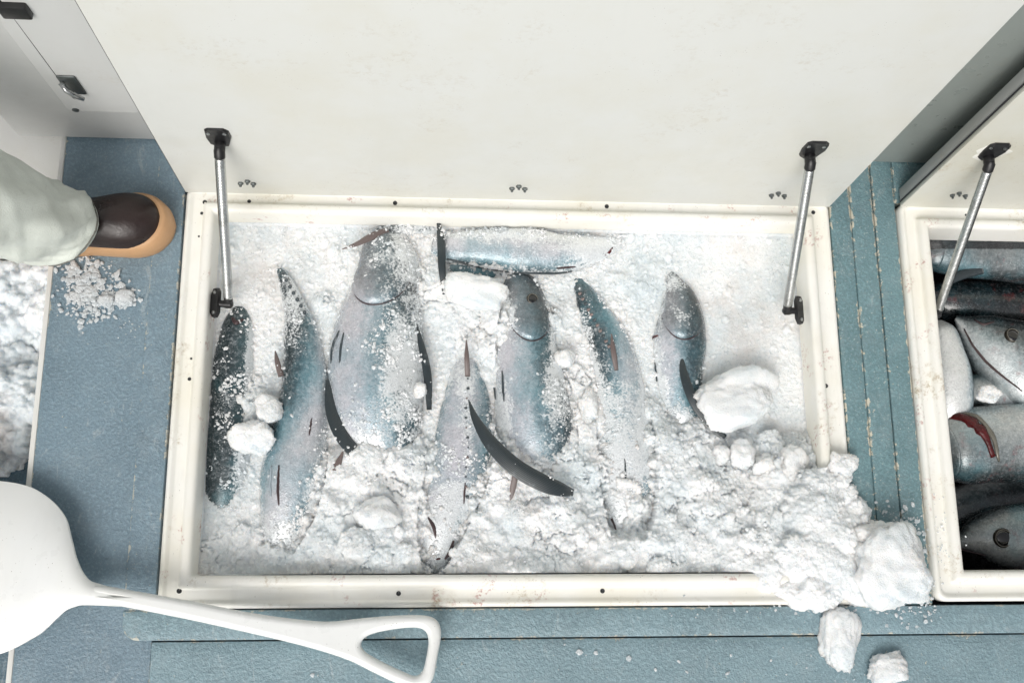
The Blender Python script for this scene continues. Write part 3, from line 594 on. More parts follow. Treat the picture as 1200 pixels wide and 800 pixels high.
r3.eye(1187, 393, 9.5); r3.slit([(1130, 385), (1143, 408), (1165, 432), (1198, 458)], 2.2, M_SLIT, 'mouth'); r3.slit([(1141, 374), (1152, 380), (1165, 377)], 1.6, M_SLIT, 'nostril')
r4 = Fish('white-bellied tuna standing upright at the left lip of the dark hold', [(1098, 376, 6, -0.165), (1104, 388, 17, -0.155), (1110, 415, 22, -0.150), (1114, 445, 26, -0.150), (1115, 480, 25, -0.160), (1116, 520, 16, -0.185)], M_BELLY, (-12, -12), ice=False)
r5 = Fish('tuna with a bloody gash behind its round grey head', [(1094, 528, 14, -0.175), (1099, 528, 30, -0.170), (1112, 526, 40, -0.165), (1135, 523, 45, -0.165), (1160, 520, 46, -0.165), (1220, 518, 50, -0.165), (1310, 520, 44, -0.175), (1400, 522, 10, -0.185)], M_GREYL, (50, 35), ice=False)
r5.patch('gill_cover', lambda t: .245-.05*t*t, -1.3, 1.1, .17, None, .009)
r5.slit([(1104, 489), (1130, 491), (1152, 507), (1164, 535)], 7.5, M_RED, 'gill_gash'); r5.slit([(1118, 486), (1145, 490), (1163, 512), (1170, 540)], 4.0, M_EYEW, 'gill_rim', .003)
r6 = Fish('tuna with a wide open eye at the near lip of the dark hold', [(1117, 640, 2, -0.165), (1128, 634, 11, -0.165), (1148, 629, 25, -0.165), (1175, 629, 36, -0.165), (1215, 632, 44, -0.165), (1290, 640, 48, -0.165), (1400, 650, 12, -0.175)], M_GREYL, (-35, -30), ice=False)
r6.eye(1176, 630, 11); r6.slit([(1119, 642), (1135, 645), (1155, 650)], 1.6, M_SLIT, 'mouth')
r7 = Fish('grey tuna lying deep under the open-eyed fish', [(1090, 600, 10, -.27), (1115, 605, 28, -.27), (1160, 590, 34, -.27), (1240, 580, 34, -.27), (1330, 575, 10, -.27)], M_GREY, (80, 80), ice=False)
r8 = Fish('pale belly with blood patches between the two eyed heads', [(1120, 470, 12, -0.205), (1145, 462, 26, -0.195), (1180, 470, 34, -0.195), (1240, 480, 34, -0.205), (1300, 485, 10, -0.215)], mat_fish('tuna_skin_bloody', GREY, .8, .3, .75, .28, .8), (10, 10), ice=False)

# ------------------------------------------------------------------ crushed ice in the main hold (height field of clumps and grains)
CTRL = [(290, 280, -.065), (340, 285, -.062), (300, 310, -.06), (400, 330, -.045), (300, 340, -.048), (310, 400, -.06), (300, 480, -.045), (285, 560, -.06), (260, 640, -.052), (330, 690, -.022), (384, 455, -.105), (383, 420, -.08), (385, 590, -.03), (430, 580, -.012), (440, 620, -.014), (470, 655, -.008),
        (510, 300, -.045), (555, 345, -.02), (545, 390, -.03), (507, 440, -.085), (500, 520, -.045), (480, 560, -.02), (565, 590, -.015), (590, 630, -.006), (560, 672, .004), (670, 560, -.03), (680, 470, -.04), (655, 360, -.05), (660, 330, -.05),
        (690, 600, -.018), (660, 640, -.006), (720, 690, .006), (780, 600, -.004), (780, 650, .0), (760, 330, -.05), (740, 380, -.055), (750, 300, -.05), (860, 300, -.062), (925, 290, -.085), (925, 380, -.085), (850, 420, -.062), (925, 460, -.08), (880, 350, -.068), (870, 520, -.045), (850, 570, -.01), (900, 580, .0), (930, 560, .0), (860, 630, .0), (900, 650, .01), (940, 620, .035), (620, 690, .006)]
SPILL = [(965, 570, 26, .040), (960, 605, 40, .055), (985, 625, 34, .055), (955, 650, 42, .055), (985, 665, 36, .050), (965, 692, 26, .040), (1000, 600, 20, .035), (985, 560, 16, .03), (990, 580, 18, .032), (925, 690, 14, .022), (1010, 690, 22, .03), (940, 700, 18, .025), (905, 668, 22, .026), (1015, 640, 25, .04)]
def blobs(Hm, gx, gy, step, n, rmin, rmax, lift, seed, power=2.2, mask=None):
    r_ = np.random.default_rng(seed); ny, nx = Hm.shape
    X = r_.uniform(gx[0], gx[-1], n); Y = r_.uniform(gy[0], gy[-1], n); R = rmin+(rmax-rmin)*r_.random(n)**power; O = r_.uniform(-.55, .35, n); base = Hm.copy()
    E = r_.uniform(.7, 1.4, n); TH = r_.uniform(0, 3.14, n)
    for x, y, r, o, e, th in zip(X, Y, R, O, E, TH):
        i0 = int((x-gx[0])/step); j0 = int((y-gy[0])/step); k = int(r*1.4/step)+2
        a, b = max(0, i0-k), min(nx, i0+k+1); c, d = max(0, j0-k), min(ny, j0+k+1)
        if a >= b or c >= d: continue
        if mask is not None and mask[min(j0, ny-1), min(i0, nx-1)] < r_.random(): continue
        dx = gx[a:b][None, :]-x; dy = gy[c:d][:, None]-y; u = dx*math.cos(th)+dy*math.sin(th); v = -dx*math.sin(th)+dy*math.cos(th)
        q = r*r-(u*u*e+v*v/e); h = np.sqrt(np.maximum(q, 0))
        z = base[min(j0, ny-1), min(i0, nx-1)]+o*r*lift+h*lift; sub = Hm[c:d, a:b]; np.copyto(sub, np.where(q > 0, np.maximum(sub, z), sub))
    return Hm
step = .0017
gx = np.arange(X0+.045, P(1085, 600)[0], step); gy = np.arange(P(900, 735)[1], Y1-.05, step)
GX, GY = np.meshgrid(gx, gy); PX, PY = proj(GX, GY, np.full_like(GX, -.035))
num = 0; den = 1e-9
for cx, cy, cz in CTRL:
    wgt = np.exp(-((PX-cx)**2+(PY-cy)**2)/(2*30**2))+1e-7/(1+((PX-cx)**2+(PY-cy)**2)*1e-3); num = num+wgt*cz; den = den+wgt
H = num/den
smooth = np.clip((PX-730)/60, 0, 1)*np.clip((520-PY)/50, 0, 1)                       # packed, melted snow in the far right corner
rough = 1-.75*smooth
H += .020*fbm(GX, GY, 14, 3, 3)*rough + .006*fbm(GX, GY, 45, 3, 11)*rough+.006*smooth*fbm(GX, GY, 25, 3, 31)
# bare fish: the ice stays below their skin except where they sink under it
BF = np.full_like(H, 9.); RIM = np.zeros_like(H)
for pts, cz, aa in zip(FISH_PTS, FISH_C, FISH_A):
    if cz is None: continue
    i = ((pts[:, 0]-gx[0])/step).round().astype(int); j = ((pts[:, 1]-gy[0])/step).round().astype(int)
    ok = (i >= 0) & (i < len(gx)) & (j >= 0) & (j < len(gy)) & (cz > -.0765); q = np.full_like(H, -9.); np.maximum.at(q, (j[ok], i[ok]), pts[ok, 2]+.06*np.clip((-.0635-cz[ok])/.013, 0, 1)**2); BF = np.where(q > -1, np.minimum(BF, np.maximum(q, -.2)), BF)
    q = np.zeros_like(H); np.maximum.at(q, (j[ok], i[ok]), aa[ok]); RIM = np.maximum(RIM, q)
bare = BF < 1
COV = [(470, 430, 24, 60, .006), (345, 350, 16, 40, .006), (420, 530, 30, 22, .012), (450, 500, 25, 25, .008), (610, 272, 100, 9, .016), (720, 560, 35, 60, .004), (690, 620, 30, 30, .010), (745, 600, 20, 50, .009), (330, 640, 40, 30, .010), (370, 590, 18, 40, .009), (292, 440, 13, 70, .020), (284, 560, 16, 60, .024), (255, 625, 30, 20, .014), (540, 590, 30, 14, .008), (555, 500, 14, 30, .004), (495, 610, 14, 40, .008), (540, 640, 14, 30, .006), (650, 450, 10, 60, .008), (590, 375, 16, 22, .009), (640, 560, 30, 16, .010), (760, 470, 14, 50, .010), (690, 460, 12, 40, .008), (790, 500, 20, 20, .008), (480, 300, 20, 24, .006), (510, 470, 14, 40, .004), (805, 520, 22, 20, .012)]
cov = np.full_like(H, -.0125)
for cx, cy, rx, ry, am in COV: cov = cov+am*np.exp(-((PX-cx)/rx)**2-((PY-cy)/ry)**2)
cov = cov+.021*np.clip((RIM-.6)/.8, 0, 1)+.020*fbm(GX, GY, 24, 3, 61)+.015*fbm(GX, GY, 85, 4, 62)
H = np.where(bare, np.minimum(H+.004, BF+cov), H)
CR = fbm(GX, GY, 30, 4, 131); H -= .010*np.clip(1-np.abs(CR)/.07, 0, 1)*rough*np.clip(.4+2.5*fbm(GX, GY, 11, 2, 133), 0, 1)
inside = (GX > X0+.056) & (GX < X1-.056) & (GY > Y0+.056) & (GY < Y1-.056)
H = np.where(inside, H, -.035)
SP = np.full_like(H, -.05)
for cx, cy, r, top in SPILL:
    top = .016+(top-.016)*.7
    px, py = proj(GX, GY, np.full_like(GX, top*.6)); d = ((px-cx)**2+(py-cy)**2)/(r*r); wob = 1+.55*fbm(GX, GY, 38, 4, 23)
    SP = np.maximum(SP, np.where(d < 1.6, top*np.sqrt(np.maximum(0, 1-d*wob*.9))+.004*fbm(GX, GY, 60, 3, 5)-np.where(d*wob*.9 > 1, .05, 0), -.05))
H = np.maximum(H, SP)
cover = np.where(inside | (SP > .01), 1., 0.)
H = blobs(H, gx, gy, step, 220, .010, .030, .32, 41, 2.5, np.where(bare, 0, cover)*np.clip(rough*1.2-.3, 0, 1)*np.clip((PY-360)/200, .25, 1))
H = blobs(H, gx, gy, step, 1800, .0035, .010, .45, 42, 3.2, np.where(bare & (cov < -.004), .12, cover)*np.clip(rough, .12, 1))
H = blobs(H, gx, gy, step, 26000, .0018, .0042, .6, 43, 1.7, cover*np.clip(rough, .25, 1))
H += (.0011*fbm(GX, GY, 230, 3, 77))
# lower where nothing but frame lies
H = np.where(~inside & (SP < .0), -.035, H)
def grid_mesh(name, gx, gy, Hm, keep=None):
    ny, nx = Hm.shape; XX, YY = np.meshgrid(gx, gy); v = np.stack([XX, YY, Hm], -1).reshape(-1, 3); idx = np.arange(ny*nx).reshape(ny, nx)
    f = np.stack([idx[:-1, :-1], idx[:-1, 1:], idx[1:, 1:], idx[1:, :-1]], -1).reshape(-1, 4)
    if keep is not None:
        kk = (keep[:-1, :-1] | keep[:-1, 1:] | keep[1:, 1:] | keep[1:, :-1]).ravel(); f = f[kk]
        used = np.unique(f); mp = np.full(len(v), -1); mp[used] = np.arange(len(used)); v = v[used]; f = mp[f]
    return fast_mesh(name, v, f)
keep = inside | (SP > -.02)
ice = link('crushed_ice', grid_mesh('crushed_ice', gx, gy, H, keep), M_ICE); tag(ice, 'crushed white ice packed round the tuna and spilling over the front right corner', 'ice', kind='stuff')

# height of whatever lies on top (ice or fish skin), for loose grains
TOP = H.copy(); FH = np.full_like(H, -1.)
for pts in FISH_PTS:
    i = ((pts[:, 0]-gx[0])/step).round().astype(int); j = ((pts[:, 1]-gy[0])/step).round().astype(int); ok = (i >= 0) & (i < len(gx)) & (j >= 0) & (j < len(gy)); np.maximum.at(FH, (j[ok], i[ok]), pts[ok, 2])
onfish = FH > H
TOP = np.maximum(H, FH)
ICO = None
def ico():
    global ICO
    bm = bmesh.new(); bmesh.ops.create_icosphere(bm, subdivisions=1, radius=1); bm.verts.ensure_lookup_table()
    ICO = (np.array([v.co for v in bm.verts]), np.array([[v.index for v in f.verts] for f in bm.faces])); bm.free()
ico()
def grains(name, pos, rad, mat, label, cat, seed=1, sub=ICO, squash=.75, smooth=True):
    r_ = np.random.default_rng(seed); bv, bf = ICO; n = len(pos); m = len(bv)
    ax = r_.normal(size=(n, 3, 3)); q = np.linalg.qr(ax)[0]; sc = rad[:, None]*r_.uniform(.6, 1.35, (n, 3))
    v = np.einsum('nij,nkj->nki', q, bv[None]*sc[:, None, :]*(1+.22*r_.normal(size=(n, m, 1)))); v[..., 2] *= squash; v += pos[:, None, :]
    f = (bf[None]+(np.arange(n)*m)[:, None, None]).reshape(-1, 3)
    o = link(name, fast_mesh(name, v.reshape(-1, 3), f, False), mat); tag(o, label, cat, kind='stuff'); return o
# density of loose grains: along fish-ice contacts, and frost patches on the fish
edge = onfish & (FH-H < .012)
dens = np.where(edge, .5, 0.)+np.where(onfish, .006, .0)+np.where(inside & ~onfish, .10*rough, 0)
FROST = [(470, 430, 26, 60, 1.6), (480, 300, 35, 30, .8), (455, 300, 38, 22, .6), (590, 370, 18, 30, .8), (345, 360, 14, 50, .6), (648, 470, 14, 60, .5), (420, 520, 30, 30, .8), (530, 480, 30, 30, .25), (610, 270, 110, 9, 1.6), (280, 440, 30, 70, .35), (800, 372, 20, 12, .35), (460, 520, 40, 30, 1.2), (720, 520, 40, 80, .3), (690, 590, 30, 40, .8), (800, 500, 30, 30, .7), (345, 620, 40, 40, .5), (530, 620, 30, 30, .35), (620, 570, 60, 25, .7), (480, 480, 20, 40, 1.)]
for cx, cy, rx, ry, am in FROST: dens = dens+np.where(onfish, am*np.exp(-((PX-cx)/rx)**2-((PY-cy)/ry)**2), 0)
dens *= np.clip(3.2*(fbm(GX, GY, 34, 4, 91)+.08), .03, 1.6)
pr = (dens/dens.sum()).ravel(); N = 5000
sel = rng.choice(pr.size, N, p=pr); jj, ii = np.unravel_index(sel, H.shape); rad = .0010+.0029*rng.random(N)**3
pos = np.stack([gx[ii]+rng.uniform(-1, 1, N)*step*.5, gy[jj]+rng.uniform(-1, 1, N)*step*.5, TOP[jj, ii]+rad*.25], 1)
grains('ice_grains', pos, rad, M_GRAIN, 'loose grains of ice scattered over the tuna and packed ice', 'ice grains', 5)

# ------------------------------------------------------------------ single lumps of ice
def lump(px, py, rx, ry, rz, z, label, seed, ang=0., name='ice_lump', detail=1., mat=None):
    bm = bmesh.new(); bmesh.ops.create_icosphere(bm, subdivisions=5, radius=1); r_ = np.random.default_rng(seed)
    c = np.array([v.co for v in bm.verts]); off = r_.uniform(0, 50, 3)
    x, y, zz = c[:, 0]+off[0], c[:, 1]+off[1], c[:, 2]
    d = .34*fbm(x+zz*.7, y-zz*.6, 1.3, 3, seed)+.075*detail*fbm(x-zz, y+zz, 4.5, 3, seed+9)+.085*detail*fbm(x+2*zz, y-zz, 15, 4, seed+19, .75)
    PN = r_.normal(size=(16, 3)); PN /= np.linalg.norm(PN, axis=1)[:, None]; PD = r_.uniform(.72, 1.0, 16); q = np.clip((c @ PN.T)/PD, .25, None); fac = 1/(q**14).sum(1)**(1/14)
    K = r_.normal(size=(240, 3)); K /= np.linalg.norm(K, axis=1)[:, None]; dist = np.arccos(np.clip(c @ K.T, -1, 1)).min(1); d += .03*detail*(.10-np.minimum(dist, .2))/.10
    k = (1850-z*1000)/1200/1000
    sup = np.sign(c)*np.abs(c)**.85
    co = sup*(np.minimum(fac, 1.15)**.75*(1.06+d))[:, None]*np.array([rx*k, ry*k, rz])
    a = math.radians(ang); co = co @ np.array([[math.cos(a), math.sin(a), 0], [-math.sin(a), math.cos(a), 0], [0, 0, 1]])
    co[:, 2] = np.maximum(co[:, 2], -rz*.8); p = P(px, py, z)
    for v, q in zip(bm.verts, co): v.co = Vector(q)
    me = bm_mesh(name, bm, True); o = link(name, me, mat or M_ICE2); o.location = p; tag(o, label, 'ice lump', 'loose lumps of ice'); return o
lump(557, 341, 37, 22, .016, .014, 'flat square-cornered slab of ice over the crosswise tuna', 3, -3)
lump(862, 468, 47, 29, .030, -.02, 'large oval snowy lump beside the curved black fin', 4, 8)
lump(1040, 666, 43, 48, .034, .036, 'biggest white lump of ice perched past the spilled heap on the corner', 5, 30)
lump(1026, 630, 26, 22, .03, .030, 'lump of ice wedged above the biggest lump on the corner', 15, 20)
lump(985, 747, 21, 33, .017, .012, 'upright greyish chunk of ice lying on the blue front deck', 6, -8, detail=1.3)
lump(1038, 783, 22, 17, .014, .010, 'small pale chunk of ice at the bottom edge on the blue front deck', 7, 10, detail=1.2)
lump(440, 602, 22, 18, .018, -.004, 'smooth white lump near the front lip below the broad speckled tuna', 8, 20)
lump(297, 512, 21, 19, .022, -.022, 'white lump between the dark teal fish and the slim silver tuna', 9, 10)
lump(316, 480, 15, 17, .016, -.025, 'smaller lump above the white lump beside the slim silver tuna', 19, 40)
lump(899, 548, 15, 14, .018, -.020, 'middle round lump in the row along the right of the spilling heap', 10, 0)
lump(927, 545, 20, 21, .020, -.009, 'right end lump in the row beside the right lip', 11, 0)
lump(870, 536, 15, 17, .018, -.024, 'left lump in the row under the large oval lump', 12, 0)
lump(846, 531, 10, 12, .012, -.024, 'little lump under the tip of the curved black fin', 13, 0)
lump(985, 545, 17, 17, .018, .016, 'lump at the top of the spill on the right frame', 14, 0)
lump(492, 458, 9, 9, .009, -.018, 'tiny round lump on the frosty back of the broad speckled tuna', 20, 0)
lump(662, 420, 12, 13, .012, -.032, 'lump right of the large white-bellied tuna', 21, 0)
lump(690, 478, 13, 22, .014, -.04, 'narrow lump left of the pale ridged-tail tuna', 22, 0)
lump(1158, 462, 15, 10, .012, -.125, 'white lump of ice among the bloody fish in the dark hold', 23, 0)
lump(146, 350, 11, 10, .006, .004, 'melting lump of ice on the blue strip below the boot', 24, 0, mat=M_SLUSH)
lump(124, 352, 9, 8, .006, .004, 'flattened bit of ice left of the melting lump on the strip', 25, 0, mat=M_SLUSH)

# ------------------------------------------------------------------ ice on the lower floor at the left
step2 = .0024; gx2 = np.arange(P(-140, 430, -.125)[0], XL-.009, step2); gy2 = np.arange(P(20, 640, -.125)[1], YLG-.022, step2)
A2, B2 = np.meshgrid(gx2, gy2); QX, QY = proj(A2, B2, np.full_like(A2, -.09))
def field(ctrl, QX, QY, s):
    num = 0; den = 1e-9
    for cx, cy, cz in ctrl:
        wgt = np.exp(-((QX-cx)**2+(QY-cy)**2)/(2*s*s))+1e-7/(1+((QX-cx)**2+(QY-cy)**2)*1e-3); num = num+wgt*cz; den = den+wgt
    return num/den
H2 = field([(10, 320, -.07), (50, 330, -.07), (20, 370, -.09), (60, 390, -.07), (10, 415, -.10), (50, 425, -.12), (25, 450, -.065), (40, 490, -.06), (0, 500, -.06), (10, 530, -.07), (40, 545, -.21), (15, 562, -.21), (38, 525, -.19), (50, 560, -.21), (60, 470, -.12), (0, 600, -.16), (30, 600, -.16), (-80, 320, -.06), (-80, 450, -.06), (-80, 560, -.08), (-100, 620, -.1), (50, 300, -.07)], QX, QY, 20)
H2 += .020*fbm(A2, B2, 16, 4, 51)+.012+.010*fbm(A2, B2, 50, 3, 52)
H2 = blobs(H2, gx2, gy2, step2, 60, .015, .035, .6, 53, 1.5); H2 = blobs(H2, gx2, gy2, step2, 900, .006, .014, .8, 54); H2 = blobs(H2, gx2, gy2, step2, 3500, .003, .007, .8, 55)
H2 -= .14*np.clip((gx2[0]+.09+.05*fbm(A2, B2, 12, 3, 56)-A2)/.09, 0, 1)**2+.14*np.clip((gy2[0]+.05+.04*fbm(A2, B2, 12, 3, 57)-B2)/.06, 0, 1)**2
o = link('floor_ice', grid_mesh('floor_ice', gx2, gy2, H2, H2 > -.14), M_ICEF); tag(o, 'crushed ice heaped on the lower floor beside the blue strip', 'ice', kind='stuff')

# crumbs on the deck: below the boot, round the spill, and stray bits
cr = []
def crumb(px, py, sx, sy, n, r0, r1, zf=.001):
    for _ in range(n):
        x, y = rng.normal(px, sx), rng.normal(py, sy); r = r0+(r1-r0)*rng.random()**2.5; p = P(x, y, zf)
        if p[0] < XL+.004: continue
        cr.append((p[0], p[1], zf+r*.35, r))
crumb(112, 336, 18, 17, 230, .0018, .0075); crumb(94, 318, 12, 14, 120, .002, .008); crumb(95, 355, 9, 12, 70, .002, .006); crumb(140, 350, 12, 8, 90, .0015, .005); crumb(100, 362, 14, 8, 60, .0015, .004); crumb(150, 385, 10, 10, 18, .001, .002)
crumb(1060, 620, 20, 14, 150, .0015, .005); crumb(1020, 712, 45, 10, 160, .0015, .005); crumb(960, 715, 40, 8, 90, .0015, .004); crumb(985, 775, 30, 20, 30, .001, .0028); crumb(1075, 705, 18, 14, 70, .0015, .004, .004); crumb(1105, 640, 10, 30, 60, .001, .003, .006)
crumb(720, 770, 200, 25, 22, .001, .0035); crumb(690, 765, 30, 15, 5, .003, .005); crumb(810, 785, 30, 10, 4, .003, .006); crumb(850, 715, 80, 6, 40, .001, .002, .004)
cr = np.array(cr); grains('ice_crumbs', cr[:, :3], cr[:, 3], M_SLUSH, 'crumbs of ice strewn on the blue deck', 'ice crumbs', 8, squash=.32)

# ------------------------------------------------------------------ shovel
SH = empty('shovel', tuple(P(250, 722, .04))); tag(SH, 'white plastic scoop shovel lying across the front left corner of the hatch', 'shovel')
ax0, ax1 = P(-190, 632, .07), P(118, 696, .07); axd = ax1-ax0; LEN = np.linalg.norm(axd); axd /= LEN; side = np.array([-axd[1], axd[0], 0])
prof = [(0, .138), (.10, .141), (.20, .143), (.280, .141), (.328, .127), (.374, .096), (.398, .063), (.415, .039), (.438, .0215), (.467, .0165), (.50, .013)]
prof = catmull([(p[0]/.500*LEN*1.07, p[1]) for p in prof], 60); v = []; f = []; nw = 33
def bz(s, t, hwid):
    q = s/LEN/1.07; edge = .024*abs(t)**2.4*min(1, hwid/.1); back = .0
    return .062-edge+.011*max(0, (q-.8)/.2)*(1-abs(t)**2)-.016*max(0, (q-.955)/.045)**2
for top in (1, 0):
    for s_, hwid in prof:
        for t in np.linspace(-1, 1, nw):
            q_ = -190+659*s_/(LEN*1.07)*.5; cq = np.interp(q_, [-190, 0, 45, 62, 76, 90, 102, 118, 140], [652, 666, 669, 672.5, 680, 689, 694.5, 697, 701])
            p = P(q_, cq, .06)+np.array([.10*t*hwid*(q_ > -300), 1., 0])*np.array([1., hwid*t, 0]); th = .0045+.008*max(0, (s_/LEN-.8)/.2)*(1-abs(t)); v.append((p[0], p[1], bz(s_, t, hwid)-(0 if top else th)))
m = len(prof); q = m*nw
for i in range(m-1):
    for k in range(nw-1):
        a = i*nw+k; f.append((a, a+1, a+nw+1, a+nw)); f.append((q+a, q+a+nw, q+a+nw+1, q+a+1))
    f.append((i*nw, (i+1)*nw, q+(i+1)*nw, q+i*nw)); a = i*nw+nw-1; f.append((a, q+a, q+a+nw, a+nw))
for k in range(nw-1): f.append((k, q+k, q+k+1, k+1))
me = mesh('blade', v, f); bm = bmesh.new(); bm.from_mesh(me); bmesh.ops.recalc_face_normals(bm, faces=bm.faces); bm.to_mesh(me); bm.free()
auto(link('blade', me, M_SHOVEL, SH), 50)
def curve_shape(name, loops, zf, ext, bev, mat, parent):
    cu = bpy.data.curves.new(name, 'CURVE'); cu.dimensions = '2D'; cu.fill_mode = 'BOTH'; cu.extrude = ext; cu.bevel_depth = bev; cu.bevel_resolution = 4; cu.offset = -bev
    for pts in loops:
        p = np.asarray(pts); p = np.vstack([p[-2:], p, p[:2]]); n = len(pts)*6
        c = catmull(p, (len(p)-1)*6+1)[12:12+n] if len(pts) else []
        sp = cu.splines.new('POLY'); sp.points.add(len(c)-1); sp.use_cyclic_u = True
        for a, b in zip(sp.points, c): w_ = P(b[0], b[1], .055); a.co = (w_[0], w_[1], 0, 1)
    o = bpy.data.objects.new(name, cu); COL.objects.link(o); dg = bpy.context.evaluated_depsgraph_get(); me = bpy.data.meshes.new_from_object(o.evaluated_get(dg)); bpy.data.objects.remove(o)
    for vv in me.vertices: vv.co.z += zf(vv.co.x)
    me.materials.clear(); return auto(link(name, me, mat, parent), 60)
outer = [(88, 683), (104, 684), (130, 687), (170, 694), (230, 705), (290, 717), (345, 725), (385, 728), (425, 724), (465, 721), (497, 721), (512, 727), (517, 742), (513, 768), (508, 794), (500, 803), (486, 806), (466, 801), (440, 789), (410, 774), (375, 762), (330, 750), (270, 736), (220, 725), (160, 713), (118, 706), (88, 707)]
hole = [(423, 753), (432, 744), (455, 738), (484, 735), (498, 739), (502, 752), (499, 772), (495, 786), (486, 792), (470, 786), (445, 774), (427, 763)]
xa, xb = P(100, 695, .055)[0], P(510, 760, .055)[0]
curve_shape('handle', [outer, hole], lambda x: .062-.020*np.clip((x-xa)/(xb-xa), 0, 1)-.03*np.clip((P(135, 690, .055)[0]-x)/.06, 0, 1)**2, .004, .0095, M_SHOVEL, SH)

# ------------------------------------------------------------------ person standing at the left: boot and trouser leg reach into view
def mat_cloth(name, col):
    m, n, b = new_mat(name); g = G(n)
    c = g.mix(g.map(g.noise(9, 4, .6), .35, .7), col, tuple(x*.82 for x in col)); c = g.mix(g.map(g.noise(45, 4, .7), .58, .72, 0, .4), c, tuple(x*.6 for x in col))
    setb(n, b, color=c, rough=.62, normal=g.bump(g.math('ADD', g.noise(500, 2), g.math('MULTIPLY', g.noise(26, 3, .5), 2.5)), .3, .004), sheen=.1); return m
M_CLOTH = mat_cloth('oilskin_cloth', (.74, .78, .71)); M_SEAM = mat_simple('seam_thread', (.16, .16, .14), .7)
M_JUMPER = mat_cloth('jumper_wool', (.05, .07, .10)); M_SKIN = mat_simple('skin', (.48, .30, .22), .5, var=.15)
M_BOOT = mat_simple('brown_rubber', (.026, .014, .012), .33, bump=.6, bscale=34, var=.6); M_SOLE = mat_simple('tan_sole', (.56, .33, .17), .5, bump=.2, bscale=60, var=.12)
PE = empty('person', tuple(P(80, 265, 0))); tag(PE, 'person in grey-green trousers and brown tan-soled boot, stepping on the blue strip', 'person')
def boot(heel, toe, width, z0, parent):
    a, b = np.array(heel), np.array(toe); d = b-a; L = np.linalg.norm(d); d /= L; sd_ = np.array([-d[1], d[0]])
    out = [(0, 0), (.01, .30), (.05, .40), (.2, .42), (.4, .40), (.6, .46), (.75, .5), (.87, .44), (.95, .29), (.985, .15), (1, 0)]
    o2 = catmull(out, 28); ring = [(u, h) for u, h in o2]+[(u, -h*.98) for u, h in o2[::-1][1:-1]]; n = len(ring)
    def loft(levels, name, mat, cap=True):
        v = []; f = []
        for fn in levels:
            for u, h in ring:
                uu, hh, zz = fn(u, h); p = a+d*uu*L+sd_*hh*width; v.append((p[0], p[1], z0+zz))
        for i in range(len(levels)-1):
            for k in range(n): f.append((i*n+k, i*n+(k+1) % n, (i+1)*n+(k+1) % n, (i+1)*n+k))
        f.append(tuple(range(n))[::-1])
        if cap: f.append(tuple(range((len(levels)-1)*n, len(levels)*n)))
        return auto(link(name, mesh(name, v, f), mat, parent), 60)
    B = None
    def sc(k, zz, rise=0.): return lambda u, h: (.5+(u-.5)*(1-(1-k)*.7), h*k, zz+rise*max(0, (u-.6)/.4)**2)
    up = []
    for k, zz in ((.90, .03), (.92, .048), (.88, .060), (.78, .073), (.60, .082), (.36, .091), (.12, .094)):
        up.append((lambda k, zz: lambda u, h: (.48+(u-.5)*(.985-.45*(1-k)), h*k, .018+(zz-.018)*(1+.95*max(0, .55-u)-.25*max(0, u-.7))))(k, zz))
    B = loft(up, 'boot', M_BOOT)
    lv = [sc(.97, 0), sc(1, .004), sc(1.02, .020), sc(1.0, .034, .010), sc(.955, .044, .014), sc(.90, .047, .015)]
    S_ = loft(lv, 'sole', M_SOLE, True); S_.parent = B; S_.location = (0, 0, 0)
    return B
h1 = P(28, 272, .03); t1 = P(204.5, 262, .02); boot(h1[:2], t1[:2], .115, .001, PE)
def trouser(rings, name, hem=True, n=72):
    # rings: (centre xyz, radius x, radius y, tilt vector normal)
    K = catmull([(*c, rx, ry, *nn) for c, rx, ry, nn in rings], 70); v = []; f = []
    for i, k in enumerate(K):
        nn = Vector(k[5:8]).normalized(); ux = Vector((0, 1, 0)).cross(nn).normalized(); uy = nn.cross(ux)
        for j in range(n):
            a = 2*math.pi*j/n; t = i/69
            wr = 1+.06*math.sin(3*a+9*t)*min(1, 6*t)+.045*math.sin(5*a-14*t+1)*min(1, 5*t)+.05*math.sin(9*a+22*t)*min(1, 5*t)*math.sin(a*2+1)+.05*math.exp(-((t-.10)/.035)**2)*math.sin(2*a+.6)+.12*math.sin(34*t+2.2*math.sin(a+.8)+1.2*math.sin(3*a))*math.exp(-((t-.2)/.15)**2)*(.4+.6*math.sin(a+4*t)**2)
            wr += .10*max(0, 1-abs(math.sin(4*a+17*t+1.3*math.sin(6*t)))*2.2)*math.exp(-((t-.17)/.12)**2)
            wr += .06*max(0, 1-abs(math.sin(2.5*a-23*t+.5))*2.5)*math.exp(-((t-.32)/.2)**2)
            if t < .02: wr *= 1-.012*(1-t/.02)
            v.append(Vector(k[:3])+ux*k[3]*wr*math.cos(a)+uy*k[4]*wr*math.sin(a))
    for i in range(69):
        for j in range(n): f.append((i*n+j, i*n+(j+1) % n, (i+1)*n+(j+1) % n, (i+1)*n+j))
    o = link(name, mesh(name, v, f), M_CLOTH, PE)
    so = o.modifiers.new('thickness', 'SOLIDIFY'); so.thickness = .003; so.offset = -1
    i = 2; pts = [v[i*n+j]*1.0 for j in range(n)]; c = Vector(K[i, :3]); pts = [c+(p-c)*1.008 for p in pts]
    s_ = tube('hem_stitch', pts, .0017, M_SEAM, PE, 5, closed=True); s_.parent = o; s_.location = (0, 0, 0)
    return o
ank = Vector(P(74, 267, .085)); kn = Vector(P(-120, 205, .42))
hip = kn+Vector((-.34, -.08, .37))
